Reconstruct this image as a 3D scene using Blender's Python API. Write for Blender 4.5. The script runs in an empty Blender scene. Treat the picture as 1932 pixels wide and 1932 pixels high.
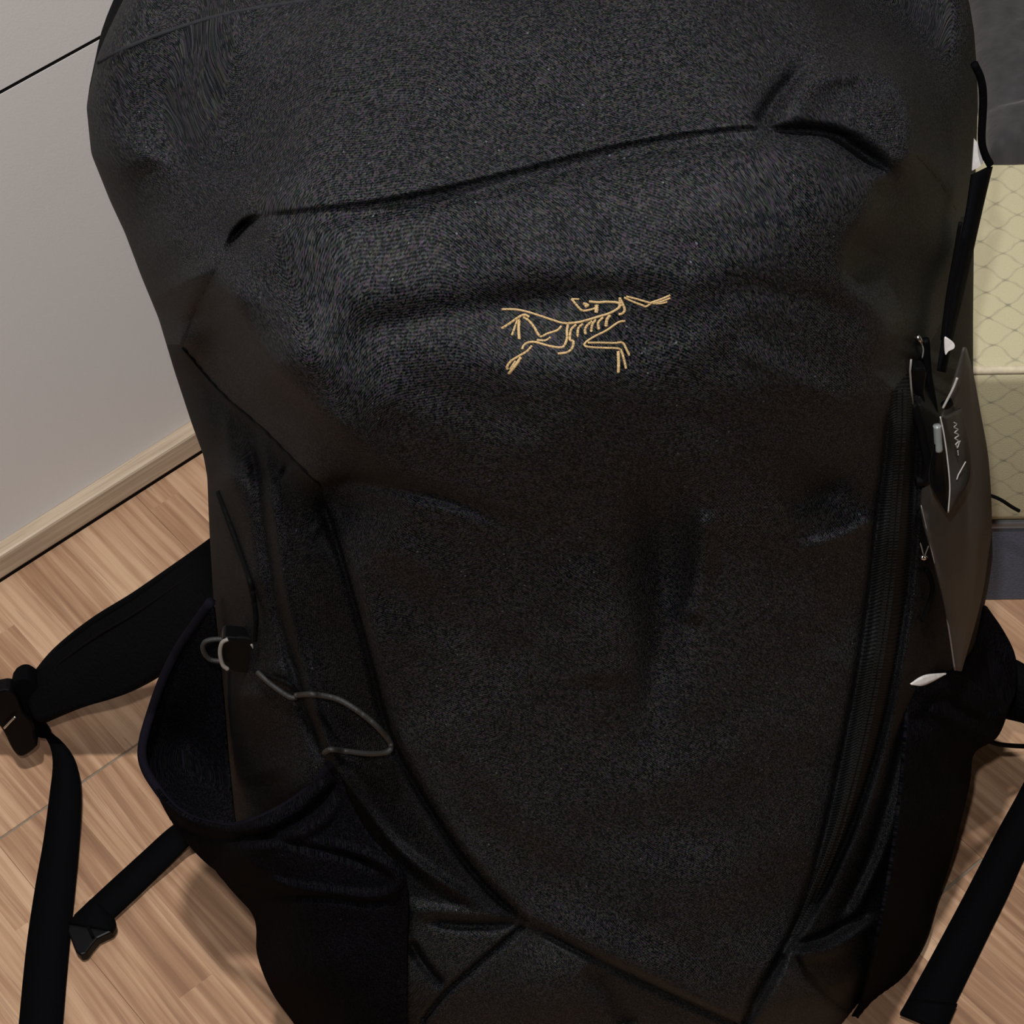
import bpy, math, random
import numpy as np
from mathutils import Matrix, Vector, noise as mnoise

scene = bpy.context.scene
rng = random.Random(7)

# ------------------------------------------------------------------ camera
F_PX = 4400.0
PITCH, ROLL, YAW = 0.892995091, 0.102987006, 0.614277426
CAM = np.array([0.0, 0.0, 1.08])
def _rot(p, r, y):
    f = np.array([math.sin(y)*math.cos(p), math.cos(y)*math.cos(p), -math.sin(p)])
    rt = np.array([math.cos(y), -math.sin(y), 0.0]); dn = np.cross(f, rt)
    return np.array([math.cos(r)*rt+math.sin(r)*dn, -math.sin(r)*rt+math.cos(r)*dn, f])
R = _rot(PITCH, ROLL, YAW)
cd = bpy.data.cameras.new('camera'); cam = bpy.data.objects.new('camera', cd)
scene.collection.objects.link(cam)
cd.sensor_width = 36.0; cd.lens = F_PX/1932*36.0; cd.clip_start = 0.02
cam.matrix_world = Matrix(((R[0][0], -R[1][0], -R[2][0], CAM[0]),
                           (R[0][1], -R[1][1], -R[2][1], CAM[1]),
                           (R[0][2], -R[1][2], -R[2][2], CAM[2]), (0, 0, 0, 1)))
scene.camera = cam

# ------------------------------------------------------------------ world, lamps, exposure
w = bpy.data.worlds.new('world'); scene.world = w; w.use_nodes = True
bg = w.node_tree.nodes['Background']
bg.inputs[0].default_value = (1.0, 0.96, 0.92, 1); bg.inputs[1].default_value = 0.015
def area(name, loc, target, size, power, col):
    ld = bpy.data.lights.new(name, 'AREA'); ld.shape = 'DISK'; ld.size = size
    ld.energy = power; ld.color = col
    o = bpy.data.objects.new(name, ld); scene.collection.objects.link(o)
    o.location = loc
    o.rotation_euler = (Vector(target)-Vector(loc)).to_track_quat('-Z', 'Y').to_euler()
    return o
area('ceiling_lamp', (0.14, 0.24, 2.35), (0.35, 0.5, 0), 0.10, 40.0, (1.0, 0.955, 0.91))
area('phone_torch', (-0.01, 0.03, 1.20), (0.40, 0.50, 0.15), 0.02, 5.5, (1.0, 0.97, 0.94))
scene.view_settings.view_transform = 'Standard'
scene.view_settings.look = 'None'
scene.view_settings.exposure = 0.0
scene.view_settings.gamma = 1.0
scene.view_settings.use_curve_mapping = False

# ------------------------------------------------------------------ measuring helpers
def ray(px, py):
    return np.array([(px-966)/F_PX, (py-966)/F_PX, 1.0]) @ R
def on_plane(px, py, O, N):
    d = ray(px, py); return CAM + d*(((O-CAM) @ N)/(d @ N))
UP = np.array([0, 0, 1.0])
def fl(px, py, z=0.0):
    return on_plane(px, py, np.array([0, 0, z]), UP)

# the backpack's own frame, leaning slightly back
BY, LEAN = math.radians(34), math.radians(12)
XB = np.array([math.cos(BY), -math.sin(BY), 0.0]); YH = np.array([math.sin(BY), math.cos(BY), 0.0])
YBK = YH*math.cos(LEAN)-UP*math.sin(LEAN); ZB = UP*math.cos(LEAN)+YH*math.sin(LEAN)
ORG = fl(1105, 2060)
BAGM = Matrix(((XB[0], YBK[0], ZB[0], ORG[0]), (XB[1], YBK[1], ZB[1], ORG[1]),
               (XB[2], YBK[2], ZB[2], ORG[2]), (0, 0, 0, 1)))
BF = np.array([XB, YBK, ZB])
CL = BF @ (CAM-ORG)
M3 = BF @ R.T
def S(px, py, h):
    """bag-frame points standing h metres proud of the bag's front datum plane"""
    px = np.asarray(px, float); py = np.asarray(py, float); h = np.asarray(h, float)
    d = np.stack([(px-966)/F_PX, (py-966)/F_PX, np.ones_like(px)], -1) @ M3.T
    t = (-h-CL[1])/d[..., 1]
    return CL + d*t[..., None]
def to_bag(p): return BF @ (np.asarray(p)-ORG)
def to_world(p): return ORG + np.asarray(p) @ BF

# ------------------------------------------------------------------ object helpers
def link(o, parent=None):
    scene.collection.objects.link(o)
    if parent is not None: o.parent = parent
    return o
def mesh_obj(name, V, Fc, mat, parent=None, smooth=True, uv=None, bevel=0):
    me = bpy.data.meshes.new(name)
    me.from_pydata([tuple(map(float, v)) for v in V], [], [tuple(int(i) for i in f) for f in Fc])
    me.update()
    if smooth: me.polygons.foreach_set('use_smooth', [True]*len(me.polygons))
    if uv is not None:
        l = me.uv_layers.new(name='UVMap'); li = np.empty(len(me.loops), int)
        me.loops.foreach_get('vertex_index', li)
        l.data.foreach_set('uv', np.asarray(uv, np.float32)[li].ravel())
    if mat: me.materials.append(mat)
    o = bpy.data.objects.new(name, me); link(o, parent)
    if bevel:
        b = o.modifiers.new('bevel', 'BEVEL'); b.width = bevel; b.segments = 2; b.limit_method = 'ANGLE'
    return o
def empty(name, loc=(0, 0, 0), M=None):
    o = bpy.data.objects.new(name, None); o.empty_display_size = 0.05; link(o)
    if M is not None: o.matrix_world = M
    else: o.location = loc
    return o
def tag(o, label=None, cat=None, group=None, kind=None):
    for k, v in (('label', label), ('category', cat), ('group', group), ('kind', kind)):
        if v: o[k] = v
    return o
def catmull(P, n=8, closed=False):
    P = [np.asarray(p, float) for p in P]; out = []
    m = len(P)
    rngi = range(m if closed else m-1)
    for i in rngi:
        p0 = P[(i-1) % m] if closed or i > 0 else 2*P[0]-P[1]
        p1 = P[i]; p2 = P[(i+1) % m]
        p3 = P[(i+2) % m] if closed or i+2 < m else 2*P[-1]-P[-2]
        for k in range(n):
            t = k/n
            out.append(0.5*((2*p1)+(-p0+p2)*t+(2*p0-5*p1+4*p2-p3)*t*t+(-p0+3*p1-3*p2+p3)*t**3))
    if not closed: out.append(P[-1])
    return np.array(out)
def resample(P, n, smooth=True):
    P = catmull(P, 10) if smooth and len(P) > 2 else np.asarray(P, float)
    d = np.r_[0, np.cumsum(np.linalg.norm(np.diff(P, axis=0), axis=1))]
    t = np.linspace(0, d[-1], n)
    return np.stack([np.interp(t, d, P[:, i]) for i in range(P.shape[1])], -1)
def tube_geo(P, r, seg=8, closed=False, flat=1.0, nrm=None):
    P = np.asarray(P, float); n = len(P); V = []; Fc = []
    rr = np.broadcast_to(np.asarray(r, float), (n,))
    prev = None
    for i in range(n):
        a = P[(i-1) % n] if closed or i > 0 else P[0]; b = P[(i+1) % n] if closed or i < n-1 else P[-1]
        t = b-a; t /= (np.linalg.norm(t)+1e-12)
        if nrm is not None: u = nrm-t*(nrm @ t)
        elif prev is None: u = np.cross(t, [0.3, 0.2, 0.93])
        else: u = prev-t*(prev @ t)
        u = u/(np.linalg.norm(u)+1e-12); prev = u; v = np.cross(t, u)
        for k in range(seg):
            an = 2*math.pi*k/seg
            V.append(P[i]+rr[i]*(flat*math.cos(an)*u+math.sin(an)*v))
    for i in range(n if closed else n-1):
        for k in range(seg):
            a = i*seg+k; b = i*seg+(k+1) % seg; c = ((i+1) % n)*seg+(k+1) % seg; d = ((i+1) % n)*seg+k
            Fc.append((a, b, c, d))
    if not closed:
        Fc.append(tuple(range(seg))[::-1]); Fc.append(tuple((n-1)*seg+k for k in range(seg)))
    return V, Fc
def tube(name, P, r, mat, parent=None, **k):
    V, Fc = tube_geo(P, r, **k); return mesh_obj(name, V, Fc, mat, parent)
def join_geo(L):
    V = []; Fc = []
    for v, f in L:
        o = len(V); V += list(v); Fc += [tuple(i+o for i in q) for q in f]
    return V, Fc
def slab_geo(A, B, th, nu=3, bulge=0.0, off=None):
    """closed band between edge polylines A and B (same length), th thick"""
    A = np.asarray(A); B = np.asarray(B); n = len(A); V = []; Fc = []
    for i in range(n):
        t = (A[min(i+1, n-1)]+B[min(i+1, n-1)]-A[max(i-1, 0)]-B[max(i-1, 0)])
        nn = np.cross(t, B[i]-A[i]); nn /= (np.linalg.norm(nn)+1e-12)
        if off is not None and nn @ off < 0: nn = -nn
        for j in range(nu):
            s = j/(nu-1); V.append(A[i]*(1-s)+B[i]*s+nn*(th/2+bulge*math.sin(math.pi*s)))
        for j in range(nu):
            s = 1-j/(nu-1); V.append(A[i]*(1-s)+B[i]*s-nn*(th/2))
    m = 2*nu
    for i in range(n-1):
        for k in range(m):
            Fc.append((i*m+k, i*m+(k+1) % m, (i+1)*m+(k+1) % m, (i+1)*m+k))
    Fc.append(tuple(range(m))[::-1]); Fc.append(tuple((n-1)*m+k for k in range(m)))
    return V, Fc
def box_geo(x0, x1, y0, y1, z0, z1):
    V = [(x0, y0, z0), (x1, y0, z0), (x1, y1, z0), (x0, y1, z0), (x0, y0, z1), (x1, y0, z1), (x1, y1, z1), (x0, y1, z1)]
    return V, [(0, 3, 2, 1), (4, 5, 6, 7), (0, 1, 5, 4), (1, 2, 6, 5), (2, 3, 7, 6), (3, 0, 4, 7)]

# ------------------------------------------------------------------ materials
class NT:
    def __init__(s, name):
        s.m = bpy.data.materials.new(name); s.m.use_nodes = True
        s.t = s.m.node_tree; s.b = s.t.nodes['Principled BSDF']
    def n(s, typ, **kw):
        nd = s.t.nodes.new(typ)
        ins = kw.pop('ins', {})
        for k, v in kw.items(): setattr(nd, k, v)
        for k, v in ins.items():
            if hasattr(v, 'is_linked') or isinstance(v, bpy.types.NodeSocket): s.t.links.new(v, nd.inputs[k])
            else: nd.inputs[k].default_value = v
        return nd
    def math(s, op, a, b=None, c=None, clamp=False):
        ins = {0: a}
        if b is not None: ins[1] = b
        if c is not None: ins[2] = c
        nd = s.n('ShaderNodeMath', operation=op, ins=ins); nd.use_clamp = clamp; return nd.outputs[0]
    def ramp(s, f, stops, interp='LINEAR'):
        nd = s.n('ShaderNodeValToRGB', ins={0: f}); r = nd.color_ramp; r.interpolation = interp
        while len(r.elements) < len(stops): r.elements.new(0.5)
        for e, (p, c) in zip(r.elements, stops): e.position = p; e.color = c if len(c) == 4 else (*c, 1)
        return nd.outputs[0]
    def mix(s, f, a, b, blend='MIX'):
        nd = s.n('ShaderNodeMix', data_type='RGBA', blend_type=blend)
        for i, v in ((0, f), (6, a), (7, b)):
            if isinstance(v, bpy.types.NodeSocket): s.t.links.new(v, nd.inputs[i])
            else: nd.inputs[i].default_value = v if i == 0 or len(v) == 4 else (*v, 1)
        return nd.outputs[2]
    def set(s, **kw):
        for k, v in kw.items():
            k = k.replace('_', ' ')
            if isinstance(v, bpy.types.NodeSocket): s.t.links.new(v, s.b.inputs[k])
            else: s.b.inputs[k].default_value = v if not (isinstance(v, tuple) and len(v) == 3) else (*v, 1)
    def bump(s, h, dist, strength=1.0):
        nd = s.n('ShaderNodeBump', ins={'Height': h, 'Distance': dist, 'Strength': strength})
        s.t.links.new(nd.outputs[0], s.b.inputs['Normal'])

def fabric(name, base, hi, period=0.0011, rough=0.62, sheen=0.3, speck=0.6, twill=True, spec=0.35, bumpd=0.00012):
    """woven nylon: diagonal ribs of short floats, drawn from UVs in metres"""
    t = NT(name)
    uv = t.n('ShaderNodeTexCoord').outputs['UV']
    dn = t.n('ShaderNodeTexNoise', ins={'Vector': uv, 'Scale': 420.0, 'Detail': 2.0})
    uvd = t.n('ShaderNodeVectorMath', operation='MULTIPLY_ADD', ins={0: dn.outputs['Color'], 1: (0.0007, 0.0007, 0), 2: uv}).outputs[0]
    sx = t.n('ShaderNodeSeparateXYZ', ins={0: uvd})
    u, v = sx.outputs[0], sx.outputs[1]
    k = 1.0/period
    if twill:
        a = t.math('ADD', t.math('MULTIPLY', u, k*0.72), t.math('MULTIPLY', v, k*0.95))
        b = t.math('SUBTRACT', t.math('MULTIPLY', u, k*0.72), t.math('MULTIPLY', v, k*0.35))
    else:
        a = t.math('MULTIPLY', u, k); b = t.math('MULTIPLY', v, k)
    wa = t.math('SINE', t.math('MULTIPLY', a, 2*math.pi)); wb = t.math('SINE', t.math('MULTIPLY', b, 2*math.pi))
    # single floats: cells a thread wide and a few threads long, each with its own random tone
    cell = t.n('ShaderNodeTexVoronoi', voronoi_dimensions='2D', ins={'Vector': t.n('ShaderNodeCombineXYZ', ins={0: t.math('MULTIPLY', a, 1.5), 1: t.math('MULTIPLY', b, 1.9)}).outputs[0], 'Scale': 1.0})
    cr_ = t.n('ShaderNodeSeparateColor', ins={0: cell.outputs['Color']})
    fv = t.math('MULTIPLY', t.math('SUBTRACT', cr_.outputs[0], 0.5), 0.95)
    weave = t.math('ADD', t.math('MULTIPLY', wa, 0.27), t.math('MULTIPLY', t.math('MULTIPLY', wb, wa), 0.14))
    weave = t.math('ADD', t.math('ADD', weave, fv), 0.47, clamp=True)
    n1 = t.n('ShaderNodeTexNoise', ins={'Vector': uv, 'Scale': 900.0, 'Detail': 2.0, 'Roughness': 0.7})
    n2 = t.n('ShaderNodeTexNoise', ins={'Vector': uv, 'Scale': 22.0, 'Detail': 3.0})
    f = t.math('MULTIPLY', weave, t.math('MULTIPLY_ADD', n1.outputs[0], 1.6, -0.1))
    f = t.math('MULTIPLY', f, t.math('MULTIPLY_ADD', n2.outputs[0], 0.5, 0.75), clamp=True)
    wht = t.n('ShaderNodeTexVoronoi', ins={'Vector': uv, 'Scale': 260.0})
    dot = t.math('LESS_THAN', wht.outputs['Distance'], 0.10)
    wn = t.n('ShaderNodeTexWhiteNoise', noise_dimensions='3D', ins={'Vector': wht.outputs['Position']})
    dot = t.math('MULTIPLY', dot, t.math('GREATER_THAN', wn.outputs[0], 1-0.25*speck))
    col = t.mix(f, base, hi)
    col = t.mix(0.30, col, cell.outputs['Color'], 'SOFT_LIGHT')
    col = t.mix(dot, col, (hi[0]*2.2, hi[1]*2.2, hi[2]*2.2))
    t.set(Base_Color=col, Roughness=rough, Specular_IOR_Level=spec, Sheen_Weight=sheen, Sheen_Roughness=0.5)
    t.set(Sheen_Tint=(0.8, 0.85, 1.0))
    t.bump(t.math('ADD', weave, t.math('MULTIPLY', n1.outputs[0], 0.5)), bumpd)
    return t.m
TWILL = fabric('black_twill_nylon', (0.0005, 0.0006, 0.0008), (0.0375, 0.0415, 0.0470), period=0.0011, sheen=0.0, spec=0.06, rough=0.6)
PLAIN = fabric('black_plain_nylon', (0.0005, 0.0006, 0.0007), (0.020, 0.0215, 0.024), period=0.0009, twill=False, sheen=0.0, spec=0.04)
BASEF = fabric('charcoal_base_nylon', (0.0012, 0.0015, 0.0018), (0.036, 0.040, 0.043), period=0.0010, sheen=0.0, spec=0.06)
STRETCH = fabric('black_stretch_jersey', (0.0005, 0.0005, 0.0008), (0.0075, 0.0078, 0.0105), period=0.0007, twill=False, sheen=0.0, speck=0.2, spec=0.02, rough=0.9, bumpd=0.0001)
def simple(name, col, rough=0.5, metal=0.0, spec=0.5, bump=None, **kw):
    t = NT(name)
    nz = t.n('ShaderNodeTexNoise', ins={'Vector': t.n('ShaderNodeTexCoord').outputs['Object'], 'Scale': bump[0] if bump else 300.0, 'Detail': 4.0})
    c = t.mix(nz.outputs[0], tuple(x*0.72 for x in col), tuple(min(1, x*1.28) for x in col))
    t.set(Base_Color=c, Roughness=rough, Metallic=metal, Specular_IOR_Level=spec, **kw)
    if bump: t.bump(nz.outputs[0], bump[1])
    return t.m
WEB = simple('black_webbing', (0.0016, 0.0016, 0.0022), 0.8, spec=0.03, bump=(900, 0.0003))
PAD = simple('black_padding_mesh', (0.0022, 0.0022, 0.0028), 0.85, spec=0.04, bump=(500, 0.0008))
PLASTIC = simple('black_acetal', (0.0015, 0.0015, 0.0018), 0.4, spec=0.10)
CORD = simple('black_cord', (0.011, 0.0105, 0.010), 0.6, spec=0.4, bump=(2500, 0.0002))
DARKCORD = simple('dark_cord', (0.0016, 0.0016, 0.0018), 0.7, spec=0.06)
METAL = simple('steel_highlight', (0.55, 0.53, 0.5), 0.25, metal=1.0)
GREYWIRE = simple('grey_wire', (0.15, 0.14, 0.13), 0.45)
GOLD = simple('gold_thread', (0.37, 0.255, 0.12), 0.5, spec=0.5, bump=(2200, 0.0004))
CARD = simple('brown_grey_card', (0.028, 0.0245, 0.0215), 0.6, spec=0.3)
CARDB = simple('black_card', (0.019, 0.017, 0.0155), 0.6, spec=0.3)
WHITE = simple('white_paper', (0.62, 0.60, 0.59), 0.6)
INK = simple('white_ink', (0.30, 0.285, 0.27), 0.6)
CLEAR = simple('clear_tube', (0.16, 0.18, 0.18), 0.3)
DARKGAP = simple('dark_gap_shade', (0.006, 0.005, 0.005), 0.9, spec=0.1)  # near-black colour standing in for shade in the wardrobe gaps

# ================================================================== FLOOR
def floor_mat():
    t = NT('laminate_wood')
    geo = t.n('ShaderNodeNewGeometry')
    sp = t.n('ShaderNodeSeparateXYZ', ins={0: geo.outputs['Position']}); x, y = sp.outputs[0], sp.outputs[1]
    oi = t.n('ShaderNodeObjectInfo').outputs['Random']
    wob = t.n('ShaderNodeTexNoise', noise_dimensions='2D', ins={'Vector': t.n('ShaderNodeCombineXYZ', ins={0: t.math('MULTIPLY', x, 30.0), 1: t.math('MULTIPLY', y, 5.0)}).outputs[0], 'Scale': 1.0, 'Detail': 1.0})
    xs = t.math('DIVIDE', t.math('SUBTRACT', x, 0.148), 0.02144)
    si = t.math('FLOOR', xs)
    r1 = t.n('ShaderNodeTexWhiteNoise', noise_dimensions='2D', ins={'Vector': t.n('ShaderNodeCombineXYZ', ins={0: si, 1: t.math('MULTIPLY', oi, 91.0)}).outputs[0]})
    yb = t.math('FLOOR', t.math('ADD', t.math('MULTIPLY', y, 3.1), t.math('MULTIPLY', r1.outputs[0], 9.0)))
    r2 = t.n('ShaderNodeTexWhiteNoise', noise_dimensions='3D', ins={'Vector': t.n('ShaderNodeCombineXYZ', ins={0: si, 1: yb, 2: t.math('MULTIPLY', oi, 37.0)}).outputs[0]})
    off = t.math('MULTIPLY', r2.outputs[0], 17.0)
    g = t.n('ShaderNodeTexNoise', ins={'Vector': t.n('ShaderNodeCombineXYZ', ins={0: t.math('ADD', t.math('MULTIPLY', x, 210.0), t.math('MULTIPLY', wob.outputs[0], 1.6)), 1: t.math('MULTIPLY', y, 7.0), 2: off}).outputs[0], 'Scale': 1.0, 'Detail': 3.0, 'Roughness': 0.55})
    g2 = t.n('ShaderNodeTexNoise', ins={'Vector': t.n('ShaderNodeCombineXYZ', ins={0: t.math('MULTIPLY', x, 700.0), 1: t.math('MULTIPLY', y, 30.0), 2: off}).outputs[0], 'Scale': 1.0, 'Detail': 2.0})
    pt = t.n('ShaderNodeTexNoise', ins={'Vector': t.n('ShaderNodeCombineXYZ', ins={0: t.math('MULTIPLY', x, 60.0), 1: t.math('MULTIPLY', y, 14.0), 2: off}).outputs[0], 'Scale': 1.0, 'Detail': 2.0})
    f = t.math('ADD', t.math('MULTIPLY', r2.outputs[0], 0.36), t.math('MULTIPLY_ADD', g.outputs[0], 1.15, -0.24))
    f = t.math('ADD', f, t.math('MULTIPLY', g2.outputs[0], 0.12))
    f = t.math('SUBTRACT', t.math('ADD', f, t.math('MULTIPLY', pt.outputs[0], 0.22)), 0.16)
    col = t.ramp(f, [(0.18, (0.200, 0.108, 0.062)), (0.42, (0.285, 0.163, 0.096)), (0.58, (0.375, 0.232, 0.143)), (0.80, (0.470, 0.312, 0.202))])
    # long thin dark grain lines
    gl = t.n('ShaderNodeTexNoise', ins={'Vector': t.n('ShaderNodeCombineXYZ', ins={0: t.math('ADD', t.math('MULTIPLY', x, 260.0), t.math('MULTIPLY', wob.outputs[0], 2.5)), 1: t.math('MULTIPLY', y, 4.0), 2: t.math('ADD', off, 3.0)}).outputs[0], 'Scale': 1.0, 'Detail': 1.0})
    ln = t.math('LESS_THAN', t.math('ABSOLUTE', t.math('SUBTRACT', gl.outputs[0], 0.40)), 0.012)
    col = t.mix(t.math('MULTIPLY', ln, 0.35), col, (0.18, 0.105, 0.07))
    t.set(Base_Color=col, Roughness=0.55, Specular_IOR_Level=0.25)
    t.bump(g2.outputs[0], 0.0002, 0.5)
    return t.m
FLOORM = floor_mat()
JOINT = simple('joint_grey', (0.17, 0.14, 0.105), 0.7)
fl_root = empty('floor', (0, 0, 0)); tag(fl_root, kind='structure')
V, Fc = box_geo(-1.6, 2.6, -1.4, 1.4, -0.03, -0.0007)
mesh_obj('underlay', V, Fc, JOINT, fl_root, smooth=False)
BW, BL, X0 = 0.193, 1.083, 0.148
for c in range(-8, 12):
    xa = X0+c*BW
    # ends step by a third of a board from column to column
    ye = 0.7255-0.3612*(c-0)
    ye = ye-math.floor((ye+1.4)/BL)*BL
    y = ye-BL
    while y < 1.35:
        y0, y1 = max(y, -1.4)+0.0007, min(y+BL, 1.36)-0.0007
        if y1-y0 > 0.02:
            a, b = xa+0.00003, xa+BW-0.00003
            e = 0.0003
            V = [(a, y0, -.006), (b, y0, -.006), (b, y1, -.006), (a, y1, -.006),
                 (a, y0, -e), (b, y0, -e), (b, y1, -e), (a, y1, -e),
                 (a+e*.5, y0+e, 0), (b-e*.5, y0+e, 0), (b-e*.5, y1-e, 0), (a+e*.5, y1-e, 0)]
            Fc = [(0, 3, 2, 1), (0, 1, 5, 4), (1, 2, 6, 5), (2, 3, 7, 6), (3, 0, 4, 7),
                  (4, 5, 9, 8), (5, 6, 10, 9), (6, 7, 11, 10), (7, 4, 8, 11), (8, 9, 10, 11)]
            mesh_obj('floor_board', V, Fc, FLOORM, fl_root, smooth=False)
        y += BL

# ================================================================== WARDROBE (white fronts on a wood-coloured plinth board)
YW = 0.8740
def whitem():
    t = NT('white_laminate')
    tc = t.n('ShaderNodeTexCoord').outputs['Object']
    a = t.n('ShaderNodeTexNoise', ins={'Vector': tc, 'Scale': 900.0, 'Detail': 3.0})
    b = t.n('ShaderNodeTexNoise', ins={'Vector': tc, 'Scale': 6.0, 'Detail': 2.0})
    c = t.mix(b.outputs[0], (0.63, 0.612, 0.612), (0.68, 0.662, 0.662))
    c = t.mix(0.10, c, a.outputs['Color'], 'SOFT_LIGHT')
    t.set(Base_Color=c, Roughness=0.5, Specular_IOR_Level=0.3); t.bump(a.outputs[0], 0.00006); return t.m
WHITEM = whitem()
def trimm():
    t = NT('pale_ash_trim')
    tc = t.n('ShaderNodeNewGeometry').outputs['Position']
    mp = t.n('ShaderNodeMapping', ins={'Vector': tc, 'Scale': (14.0, 500.0, 420.0)})
    a = t.n('ShaderNodeTexNoise', ins={'Vector': mp.outputs[0], 'Scale': 1.0, 'Detail': 4.0, 'Distortion': 0.6})
    c = t.ramp(a.outputs[0], [(0.25, (0.30, 0.235, 0.165)), (0.5, (0.42, 0.335, 0.25)), (0.75, (0.50, 0.415, 0.32))])
    t.set(Base_Color=c, Roughness=0.45, Specular_IOR_Level=0.4); t.bump(a.outputs[0], 0.0002, 0.6); return t.m
TRIMM = trimm()
wd = empty('wardrobe', (0.3, YW, 0)); tag(wd, 'white laminate wardrobe standing left of the backpack on a pale wood bottom board', 'wardrobe')
def wpart(name, x0, x1, y0, y1, z0, z1, m, bev=0.0008, par=wd):
    V, Fc = box_geo(x0, x1, y0, y1, z0, z1)
    V = [(a-0.3, b-YW, c) for a, b, c in V]
    return mesh_obj(name, V, Fc, m, par, smooth=False, bevel=bev)
wpart('plinth_board', -1.2, 0.70, YW, YW+0.50, 0.0036, 0.0221, TRIMM, 0.0018)
wpart('door_panel', -1.2, 0.70, YW+0.0095, YW+0.028, 0.0223, 0.3160, WHITEM, 0)
wpart('door_panel', -1.2, 0.70, YW+0.0095, YW+0.028, 0.3184, 2.1, WHITEM, 0)
wpart('gap_shade_strip', -1.2, 0.70, YW+0.0098, YW+0.028, 0.3160, 0.3184, DARKGAP, 0)  # added dark strip, paints the shade of the seam between the panels
wpart('carcass', -1.2, 0.70, YW+0.0285, YW+0.50, 0.0222, 2.1, DARKGAP, 0)
wpart('toe_shade_base', -1.2, 0.70, YW+0.0015, YW+0.48, 0.0, 0.0036, DARKGAP, 0)  # base kept nearly flush and black to imitate the shadow under the plinth
# room walls behind wardrobe and bed, and ceiling are outside of the frame but keep the room's bounce light
WALLM = simple('off_white_wall', (0.55, 0.52, 0.49), 0.8)
def struct(name, b, m):
    V, Fc = box_geo(*b); return tag(mesh_obj(name, V, Fc, m, None, smooth=False), kind='structure')
struct('wall_back', (-1.6, 2.6, 1.40, 1.46, 0, 2.6), WALLM)
struct('wall_right', (2.6, 2.66, -1.4, 1.46, 0, 2.6), WALLM)

# ================================================================== BED
P0 = fl(1860, 1143); DA = math.radians(-42)
DB = np.array([math.cos(DA), math.sin(DA), 0.0]); NB = np.array([-DB[1], DB[0], 0.0])
def bedpt(u, v, z): return P0+DB*u+NB*v+UP*z
def mattress_mat():
    t = NT('printed_cream_cotton')
    uv = t.n('ShaderNodeTexCoord').outputs['UV']
    nz = t.n('ShaderNodeTexNoise', ins={'Vector': uv, 'Scale': 55.0, 'Detail': 1.0})
    ad = t.n('ShaderNodeVectorMath', operation='MULTIPLY_ADD', ins={0: nz.outputs['Color'], 1: (0.0055, 0.0055, 0), 2: uv})
    sp = t.n('ShaderNodeSeparateXYZ', ins={0: ad.outputs[0]})
    u = t.math('DIVIDE', sp.outputs[0], 0.0217); v = t.math('DIVIDE', sp.outputs[1], 0.0185)
    v = t.math('ADD', v, t.math('MULTIPLY', t.math('SINE', t.math('MULTIPLY', v, 4*math.pi)), 0.035))
    def dist(w_):
        return t.math('ABSOLUTE', t.math('SUBTRACT', t.math('FRACT', w_), 0.5))
    d1, d2 = dist(t.math('ADD', u, v)), dist(t.math('SUBTRACT', u, v))
    l1 = t.math('SUBTRACT', 1.0, t.math('DIVIDE', d1, 0.065), clamp=True)
    l2 = t.math('SUBTRACT', 1.0, t.math('DIVIDE', d2, 0.065), clamp=True)
    ln = t.math('MAXIMUM', l1, l2)
    nd = t.math('SUBTRACT', 1.0, t.math('DIVIDE', t.math('ADD', d1, d2), 0.22), clamp=True)
    n2 = t.n('ShaderNodeTexNoise', ins={'Vector': uv, 'Scale': 120.0, 'Detail': 2.0})
    k = t.math('MULTIPLY', t.math('ADD', t.math('MULTIPLY', ln, 0.42), t.math('MULTIPLY', nd, 0.7)), t.math('MULTIPLY_ADD', n2.outputs[0], 1.5, -0.15), clamp=True)
    n3 = t.n('ShaderNodeTexNoise', ins={'Vector': uv, 'Scale': 1500.0, 'Detail': 1.0})
    base = t.mix(n3.outputs[0], (0.40, 0.365, 0.235), (0.50, 0.46, 0.31))
    c = t.mix(k, base, (0.12, 0.12, 0.10))
    t.set(Base_Color=c, Roughness=0.8, Specular_IOR_Level=0.2); t.bump(n3.outputs[0], 0.00012); return t.m
MATM = mattress_mat()
PIPE = simple('cream_piping', (0.52, 0.46, 0.33), 0.7)
BLUEM = simple('blue_grey_painted_board', (0.080, 0.095, 0.135), 0.55, spec=0.3, bump=(700, 0.0003))
BLUEL = simple('light_grey_edge', (0.19, 0.185, 0.20), 0.5)
U0, U1, VD = -0.15, 1.1, 0.42
bed = empty('bed', tuple(P0)); tag(bed, 'low bed with cream net-patterned mattress on a blue-grey base right of the backpack', 'bed')
def bed_local(P): return [tuple(np.asarray(p)-P0) for p in P]
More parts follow.
